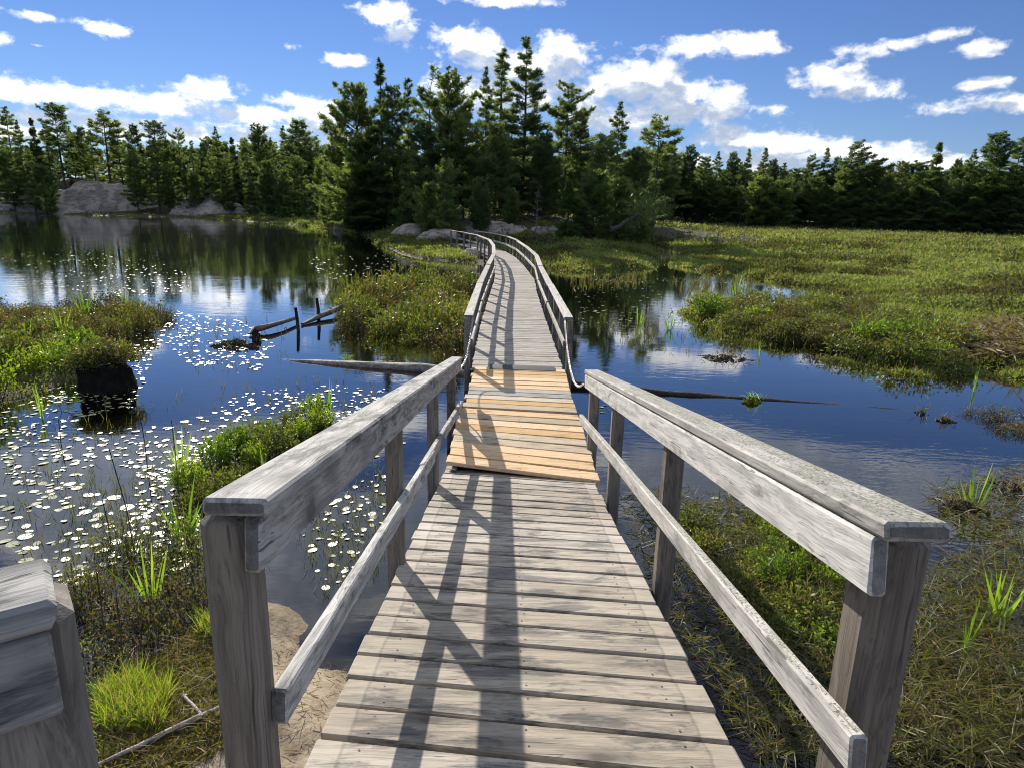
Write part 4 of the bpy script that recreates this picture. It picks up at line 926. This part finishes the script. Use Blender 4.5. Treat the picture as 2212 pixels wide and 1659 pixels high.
def clump(name, px, py, r, h, mat, label, cat, tuft=None, seed=0, n=60, el=1.):
    p = at(px, py, 0); R = random.Random(seed); m = MB()
    for i in range(26):
        a = R.uniform(0, 6.28); d = r*R.uniform(0, 1); s = r*R.uniform(.1, .3)
        V = []; na, nj = 9, 5
        for j in range(nj):
            t_ = j/(nj-1)*math.pi*.55
            for k in range(na):
                an = 6.283*k/na; q = R.uniform(.6, 1.3)
                V.append((d*math.cos(a)*el+s*el*math.sin(t_)*math.cos(an)*q, d*math.sin(a)+s*math.sin(t_)*math.sin(an)*q, h*(1-d/r*.6)*math.cos(t_)*q-.02))
        m.add(V, [(j*na+k, (j+1)*na+k, (j+1)*na+(k+1) % na, j*na+(k+1) % na) for j in range(nj-1) for k in range(na)]+[tuple(range(na))])
    o = empty(name, (p.x, p.y, 0), label, cat); m.obj('mound', M[mat], o)
    if tuft:
        b = np.column_stack([RNG.normal(size=(n, 2))*[r*.4*el, r*.4], np.full(n, h*.5)]); link('foliage', quads_mesh('sprigs', bent_blades(b, rdir(n, 1.2), RNG.uniform(.05, .2, n)*max(1, r*3), .009, .4), M[tuft]), o)
    return o
clump('root_mass', 515, 747, .30, .13, 'mud', 'dark root mass with thin sprigs in open water left of the driftwood', 'root mass', 'sedge', 3, 70, 1.5)
clump('driftwood_root', 553, 735, .12, .24, 'wetwood', 'dark root knob under the pale driftwood tip', 'root', None, 4)
clump('mud_mound', 1565, 775, .36, .07, 'mud', 'flat mound of mud and twigs in the water off the marsh tongue', 'mud mound', 'straw', 5, 90, 1.4)
clump('moss_tuft', 1622, 868, .13, .10, 'moss', 'vivid yellow green moss tuft riding on the sunken log', 'moss tuft', 'reed', 6, 26, 1.2)
clump('mud_clod', 1990, 893, .09, .06, 'mud', 'small dark clod at the far end of the sunken log', 'clod', 'sedge', 7, 20)
clump('mud_clod', 2040, 908, .14, .06, 'mud', 'dark clod with dead sprigs between the log end and the right tussock', 'clod', 'straw', 8, 30)
clump('log_tuft', 752, 782, .07, .05, 'mud', 'little grass tuft growing on the left floating log', 'grass tuft', 'grass', 9, 30)
clump('mud_clod', 2075, 1100, .22, .10, 'mud', 'brown clod with dead sprigs in the right shallows by the iris', 'clod', 'straw', 12, 60)
clump('mud_clod', 2190, 1060, .25, .08, 'mud', 'brown clod at the right frame edge in the shallows', 'clod', 'straw', 13, 60)
# old stump crowned with shrubs
p = at(232, 838, 0); ST = empty('tree_stump', (p.x, p.y, 0), 'black rotten stump crowned with leafy sprigs standing in water on the left', 'stump')
m_ = MB(); m_.smooth = True
m_.tube([(0, 0, -.3), (0, 0, -.02), (.0, 0, .15), (.01, 0, .30), (.01, 0, .36), (.01, .0, .38)], [.42, .37, .33, .31, .27, .05], 22, jit=.2); m_.obj('wood', M['rot'], ST)
for i, (dx, dy, s) in enumerate([(0, 0, .85), (-.18, .05, .7), (.19, -.08, .7), (.05, .16, .7), (0, -.16, .7), (-.24, -.1, .6), (.25, .1, .6), (-.1, -.22, .55)]):
    b = link('foliage', SH['ba'[i % 2]][1], ST, (dx, dy, .33)); b.scale = (s*.95, s*.95, s*.8); b.rotation_euler = (0, 0, i*1.3)
# fallen pale branch on the near bank
def onb(px, py, dz=.03):
    g = at(px, py, .15); z = hz(g.x, g.y); g = at(px, py, z+dz); return g
log('fallen_branch', [onb(190, 1660), onb(290, 1615), onb(360, 1580), onb(430, 1548), onb(500, 1520), onb(545, 1500)], [.008, .011, .013, .016, .018, .015], 'birch', 'pale barked branch fallen across the bank behind the left post', 'branch', .1, 8)
log('fallen_stick', [onb(395, 1500), onb(420, 1525), onb(438, 1545)], [.008, .009, .007], 'birch', 'short pale stick on the moss above the fallen branch', 'stick', .1, 6)

# ------------------------------------------------------------------ lily pads
def pad_verts(r, el):
    # oval leaf with a small notch and a barely dished rim
    n = 14; V = [(0, 0, .001)]
    for i in range(n+1):
        a = .16+(6.283-.32)*i/n
        V.append((r*math.cos(a), r*el*math.sin(a), .003+.002*math.sin(a*2)))
    return V
PADM = []
for i in range(5):
    m_ = MB(); V = pad_verts(1, .62+.08*i); m_.add(V, [(0, j+1, j+2) for j in range(14)]); PADM.append(m_.mesh('lily pad', M['pad']))
NEARF = 1.9
AREAS = [([(0, 548), (130, 540), (260, 552), (420, 585), (400, 640), (250, 640), (60, 620), (0, 600)], 230, 'scattered pale pads on the dark reflection below the far left forest', .055),
 ([(380, 672), (560, 700), (600, 740), (560, 800), (420, 790), (330, 740)], 130, 'bright pads on open blue water left of the driftwood', .052),
 ([(110, 730), (330, 690), (330, 780), (290, 880), (180, 900), (60, 880), (140, 800)], 190, 'crowded bright pads around the black stump', .05),
 ([(0, 880), (120, 850), (200, 950), (210, 1040), (100, 1080), (0, 1020)], 110, 'bright pads along the near edge of the left bank', .05),
 ([(520, 850), (700, 830), (830, 840), (850, 900), (700, 930), (560, 920), (450, 900)], 120, 'pads floating in a band behind the left handrail', .05),
 ([(190, 940), (430, 900), (560, 950), (400, 1030), (250, 1020)], 70, 'loose pads on the cloud reflection at left', .05),
 ([(0, 1060), (180, 1050), (330, 1090), (300, 1190), (120, 1290), (0, 1180)], 75, 'large pads in the shallows above the near left railing', .055),
 ([(300, 1000), (480, 930), (560, 960), (480, 1100), (400, 1230), (280, 1230)], 190, 'glittering crowded pads among sedge in front of the left post', .04),
 ([(640, 1060), (840, 900), (900, 980), (800, 1140), (700, 1180)], 45, 'white pads seen through the left railing', .04),
 ([(640, 1120), (800, 1030), (850, 1080), (800, 1220), (690, 1280)], 60, 'pads among stems beside the sloping ramp', .035),
 ([(1240, 625), (1440, 615), (1460, 700), (1260, 700)], 90, 'dull pads on the dark reflection right of the boardwalk', .06),
 ([(660, 560), (800, 545), (1000, 580), (980, 605), (860, 600), (700, 605)], 150, 'tiny bright pads near the islet and the far boardwalk', .06),
 ([(1230, 595), (1400, 600), (1600, 602), (1560, 615), (1300, 612)], 90, 'brown pads in a band before the back channel', .07),
 ([(1500, 1080), (1600, 1060), (1720, 1180), (1620, 1240)], 26, 'brownish pads under the right railing', .045),
 ([(1285, 865), (1330, 865), (1330, 890), (1290, 892)], 9, 'small cluster of reddish pads by the right handrail end', .05)]
allp = []
for poly, n, lb, r in AREAS:
    for x, y in poly_pts([(poly, int(n*(2.3 if poly[0][0] < 540 and poly[0][1] > 600 else 1.45)))]): allp.append((math.hypot(x, y)/r, x, y, r*random.choice((.35, .5, .6, .75, 1.))*random.uniform(.9, 1.1), lb))
allp.sort(); keep = []; grid = {}
for q in allp:
    c = (int(q[1]/.25), int(q[2]/.25))
    if hz(q[1], q[2]) > -.02: continue
    if any((q[1]-o[1])**2+(q[2]-o[2])**2 < (.8*(q[3]+o[3]))**2 for i in (-1, 0, 1) for j in (-1, 0, 1) for o in grid.get((c[0]+i, c[1]+j), [])): continue
    grid.setdefault(c, []).append(q); keep.append(q)
for i, (_, x, y, r, lb) in enumerate(keep[:300]):
    o = link('lily_pad', PADM[i % 5], None, (x, y, .004)); o.scale = (r, r, r*3); o.rotation_euler = (random.gauss(0, .07), random.gauss(0, .07), random.uniform(0, 6.28))
    tag(o, 'lily pad, one of the '+lb, 'lily pad', lb)
m_ = MB()
for i, (_, x, y, r, lb) in enumerate(keep[300:]):
    Mx = Matrix.Translation((x, y, .004)) @ Matrix.Rotation(random.uniform(0, 6.28), 4, 'Z') @ Matrix.Rotation(random.gauss(0, .05), 4, 'X')
    m_.add([tuple(Mx @ Vector(v)) for v in pad_verts(r, .65)], [(0, j+1, j+2) for j in range(14)])
tag(m_.obj('lily_pads', M['pad']), 'more small pale lily pads spread over the lake and channel', 'lily pads', kind='stuff')

# ------------------------------------------------------------------ sky with clouds
W = bpy.data.worlds.new('World'); S.world = W; W.use_nodes = True
t = NT(W.node_tree); t.nodes.clear(); wo = t.n('ShaderNodeOutputWorld'); bg = t.n('ShaderNodeBackground'); t.l(bg.outputs[0], wo.inputs[0])
sky = t.n('ShaderNodeTexSky', sky_type='NISHITA', sun_disc=False); sky.sun_elevation = math.asin(SUN.z); sky.sun_rotation = math.atan2(SUN.x, SUN.y)
sky.air_density = 1.0; sky.dust_density = .0; sky.ozone_density = 3.
dirn = t.vec('NORMALIZE', t.n('ShaderNodeTexCoord').outputs['Generated'])
sx, sy, sz = t.sep(dirn)
az = t.math('ARCTAN2', sx, sy); el = t.math('ARCSINE', sz)
CL = [(60, 205, 150, 24, .85), (215, 212, 170, 26, .85), (340, 228, 160, 28, .85), (430, 195, 95, 24, .9), (560, 250, 150, 24, .85), (665, 262, 90, 34, 1.), (90, 252, 170, 22, .75), (350, 282, 260, 24, .7), (620, 218, 52, 16, .8), (70, 292, 140, 18, .7), (560, 290, 180, 24, .8),
 (100, 38, 75, 9, .6), (232, 64, 42, 12, .75), (5, 84, 30, 15, .75), (78, 98, 24, 5, .6), (748, 132, 46, 14, .85), (832, 32, 46, 30, .8), (855, 72, 40, 22, .7), (625, 100, 15, 9, .5), (1080, 0, 110, 14, .9),
 (1030, 100, 105, 38, 1.), (1090, 140, 120, 52, 1.), (1205, 132, 80, 50, 1.1), (985, 78, 52, 18, .8), (1110, 205, 190, 50, 1.), (1000, 190, 80, 36, .7), (1370, 190, 115, 52, 1.05), (1460, 215, 125, 44, 1.), (1350, 245, 160, 44, 1.), (1520, 240, 120, 28, 1.),
 (1500, 102, 110, 24, .9), (1605, 100, 68, 26, .9), (1440, 150, 26, 22, .6), (1565, 205, 42, 24, .7), (1640, 236, 56, 13, .7), (1590, 300, 120, 30, 1.05), (1720, 318, 70, 20, .8), (1850, 330, 160, 22, .95), (1680, 350, 220, 24, .8), (2010, 350, 80, 14, .7),
 (1800, 168, 80, 30, .9), (1850, 192, 78, 26, .9), (1872, 110, 52, 22, .85), (1945, 98, 34, 12, .8), (2030, 78, 44, 11, .55), (2120, 180, 52, 10, .65), (2112, 108, 50, 15, .7), (2150, 228, 100, 17, .7), (1780, 205, 40, 12, .6)]
ELL = []
for cx, cy, hw, hh_, st in CL:
    d0 = ray(cx, cy).normalized(); a1, a2 = ray(cx-hw, cy), ray(cx+hw, cy); e1, e2 = ray(cx, cy-hh_).normalized(), ray(cx, cy+hh_).normalized()
    ELL.append((math.atan2(d0.x, d0.y), math.asin(d0.z), abs(math.atan2(a2.x, a2.y)-math.atan2(a1.x, a1.y))/2, abs(math.asin(e1.z)-math.asin(e2.z))/2, st))
def cloud_density(azs, els, edge=True):
    v = t.comb(azs, els, 0.); mx = -1.2
    for a0, e0, ra, re, st in ELL:
        q = t.vec('MULTIPLY', t.vec('SUBTRACT', v, (a0, e0, 0)), (1/ra, 1/re, 0))
        ln_ = t.n('ShaderNodeVectorMath', operation='LENGTH'); t.l(q, ln_.inputs[0])
        mx = t.math('MAXIMUM', mx, t.math('MULTIPLY_ADD', ln_.outputs['Value'], -st, st))
    n1 = t.noise(t.vec('MULTIPLY', v, (1., 1.55, 1.)), 17., 7., .60, .25)
    n2 = t.noise(t.vec('MULTIPLY', v, (1., 1.4, 1.)), 58., 5., .6)
    low = t.math('ADD', t.math('MULTIPLY', mx, .85), t.math('MULTIPLY_ADD', n1, 2.9, -1.24))
    if edge: low = t.math('ADD', low, t.math('MULTIPLY_ADD', n2, 1.25, -.64))
    low = t.math('MULTIPLY', low, 1.2)
    # broken cloud overhead, laid on a flat layer
    zc = t.math('MAXIMUM', t.math('SINE', els), .08); ce = t.math('COSINE', els)
    px_ = t.math('DIVIDE', t.math('MULTIPLY', t.math('SINE', azs), ce), zc); py_ = t.math('DIVIDE', t.math('MULTIPLY', t.math('COSINE', azs), ce), zc)
    hi = t.math('MULTIPLY_ADD', t.noise(t.comb(px_, py_, 2.7), .9, 8., .60, .3), 7., -2.95)
    hi = t.math('ADD', hi, t.ramp(els, .33, .62, 0., .35))
    return t.math('ADD', t.math('MULTIPLY', low, t.ramp(els, .30, .27)), t.math('MULTIPLY', hi, t.ramp(els, .275, .31)))
dA = cloud_density(az, el)
dB = cloud_density(t.math('ADD', az, -.010), t.math('ADD', el, .026), False)
cov = t.ramp(dA, -.06, .85)
thick = t.ramp(dB, .05, .70)
n3 = t.noise(t.vec('MULTIPLY', t.comb(az, el, 0.), (1., 1.5, 1.)), 46., 5., .6)
thick = t.math('ADD', t.math('MULTIPLY', thick, .95), t.math('MULTIPLY', t.math('MULTIPLY_ADD', n3, 1.5, -.75), t.ramp(dA, .2, .8)), clamp=True)
ccol = t.mix(thick, (8.8, 8.8, 8.7), (3.3, 3.9, 5.0))
sd = t.n('ShaderNodeVectorMath', operation='DOT_PRODUCT'); t.l(dirn, sd.inputs[0]); sd.inputs[1].default_value = SUN
glow = t.math('MULTIPLY_ADD', t.math('POWER', t.math('MAXIMUM', sd.outputs['Value'], 0.), 14.), .45, 1.)
ccol = t.vec('MULTIPLY', ccol, t.comb(glow, glow, glow))
skyc = t.mix(1., sky.outputs[0], (.39, .465, .68), 'MULTIPLY')
t.l(t.mix(t.math('MULTIPLY', cov, .96), skyc, ccol), bg.inputs[0]); bg.inputs[1].default_value = .1
W.cycles.sampling_method = 'MANUAL'; W.cycles.sample_map_resolution = 1024

# ------------------------------------------------------------------ sun, camera, render settings
sl = bpy.data.lights.new('sun', 'SUN'); sl.energy = 4.9; sl.angle = R_(.53); sl.color = (1., .93, .82)
so = bpy.data.objects.new('sun', sl); COL.objects.link(so); so.rotation_euler = SUN.to_track_quat('Z', 'Y').to_euler()
cd = bpy.data.cameras.new('camera'); cd.sensor_width = 36; cd.lens = 36*FPX/2212; cd.clip_end = 20000; cd.clip_start = .05
co = bpy.data.objects.new('camera', cd); COL.objects.link(co); S.camera = co
fw, rt, up = Vector((0, CP, -SP)), Vector((1, 0, 0)), Vector((0, SP, CP))
c_, s_ = math.cos(ROLL), math.sin(ROLL)
rt2 = rt*c_+up*s_; up2 = up*c_-rt*s_
co.matrix_world = Matrix.Translation((0, 0, HC)) @ Matrix((rt2, up2, -fw)).transposed().to_4x4()
S.render.engine = 'CYCLES'; S.render.resolution_x = 1024; S.render.resolution_y = 767
cy_ = S.cycles; cy_.max_bounces = 7; cy_.diffuse_bounces = 3; cy_.glossy_bounces = 3; cy_.transmission_bounces = 4; cy_.transparent_max_bounces = 10
cy_.caustics_reflective = False; cy_.caustics_refractive = False; cy_.sample_clamp_indirect = 6.; cy_.use_adaptive_sampling = True; cy_.adaptive_threshold = .015
cy_.pixel_filter_type = 'BLACKMAN_HARRIS'; cy_.filter_width = 1.05; cy_.use_denoising = True; cy_.denoising_input_passes = 'RGB_ALBEDO_NORMAL'; cy_.denoising_prefilter = 'ACCURATE'; cy_.denoiser = 'OPENIMAGEDENOISE'
vs = S.view_settings; vs.view_transform = 'Standard'; vs.look = 'None'; vs.exposure = .52; vs.gamma = 1.; vs.use_curve_mapping = False
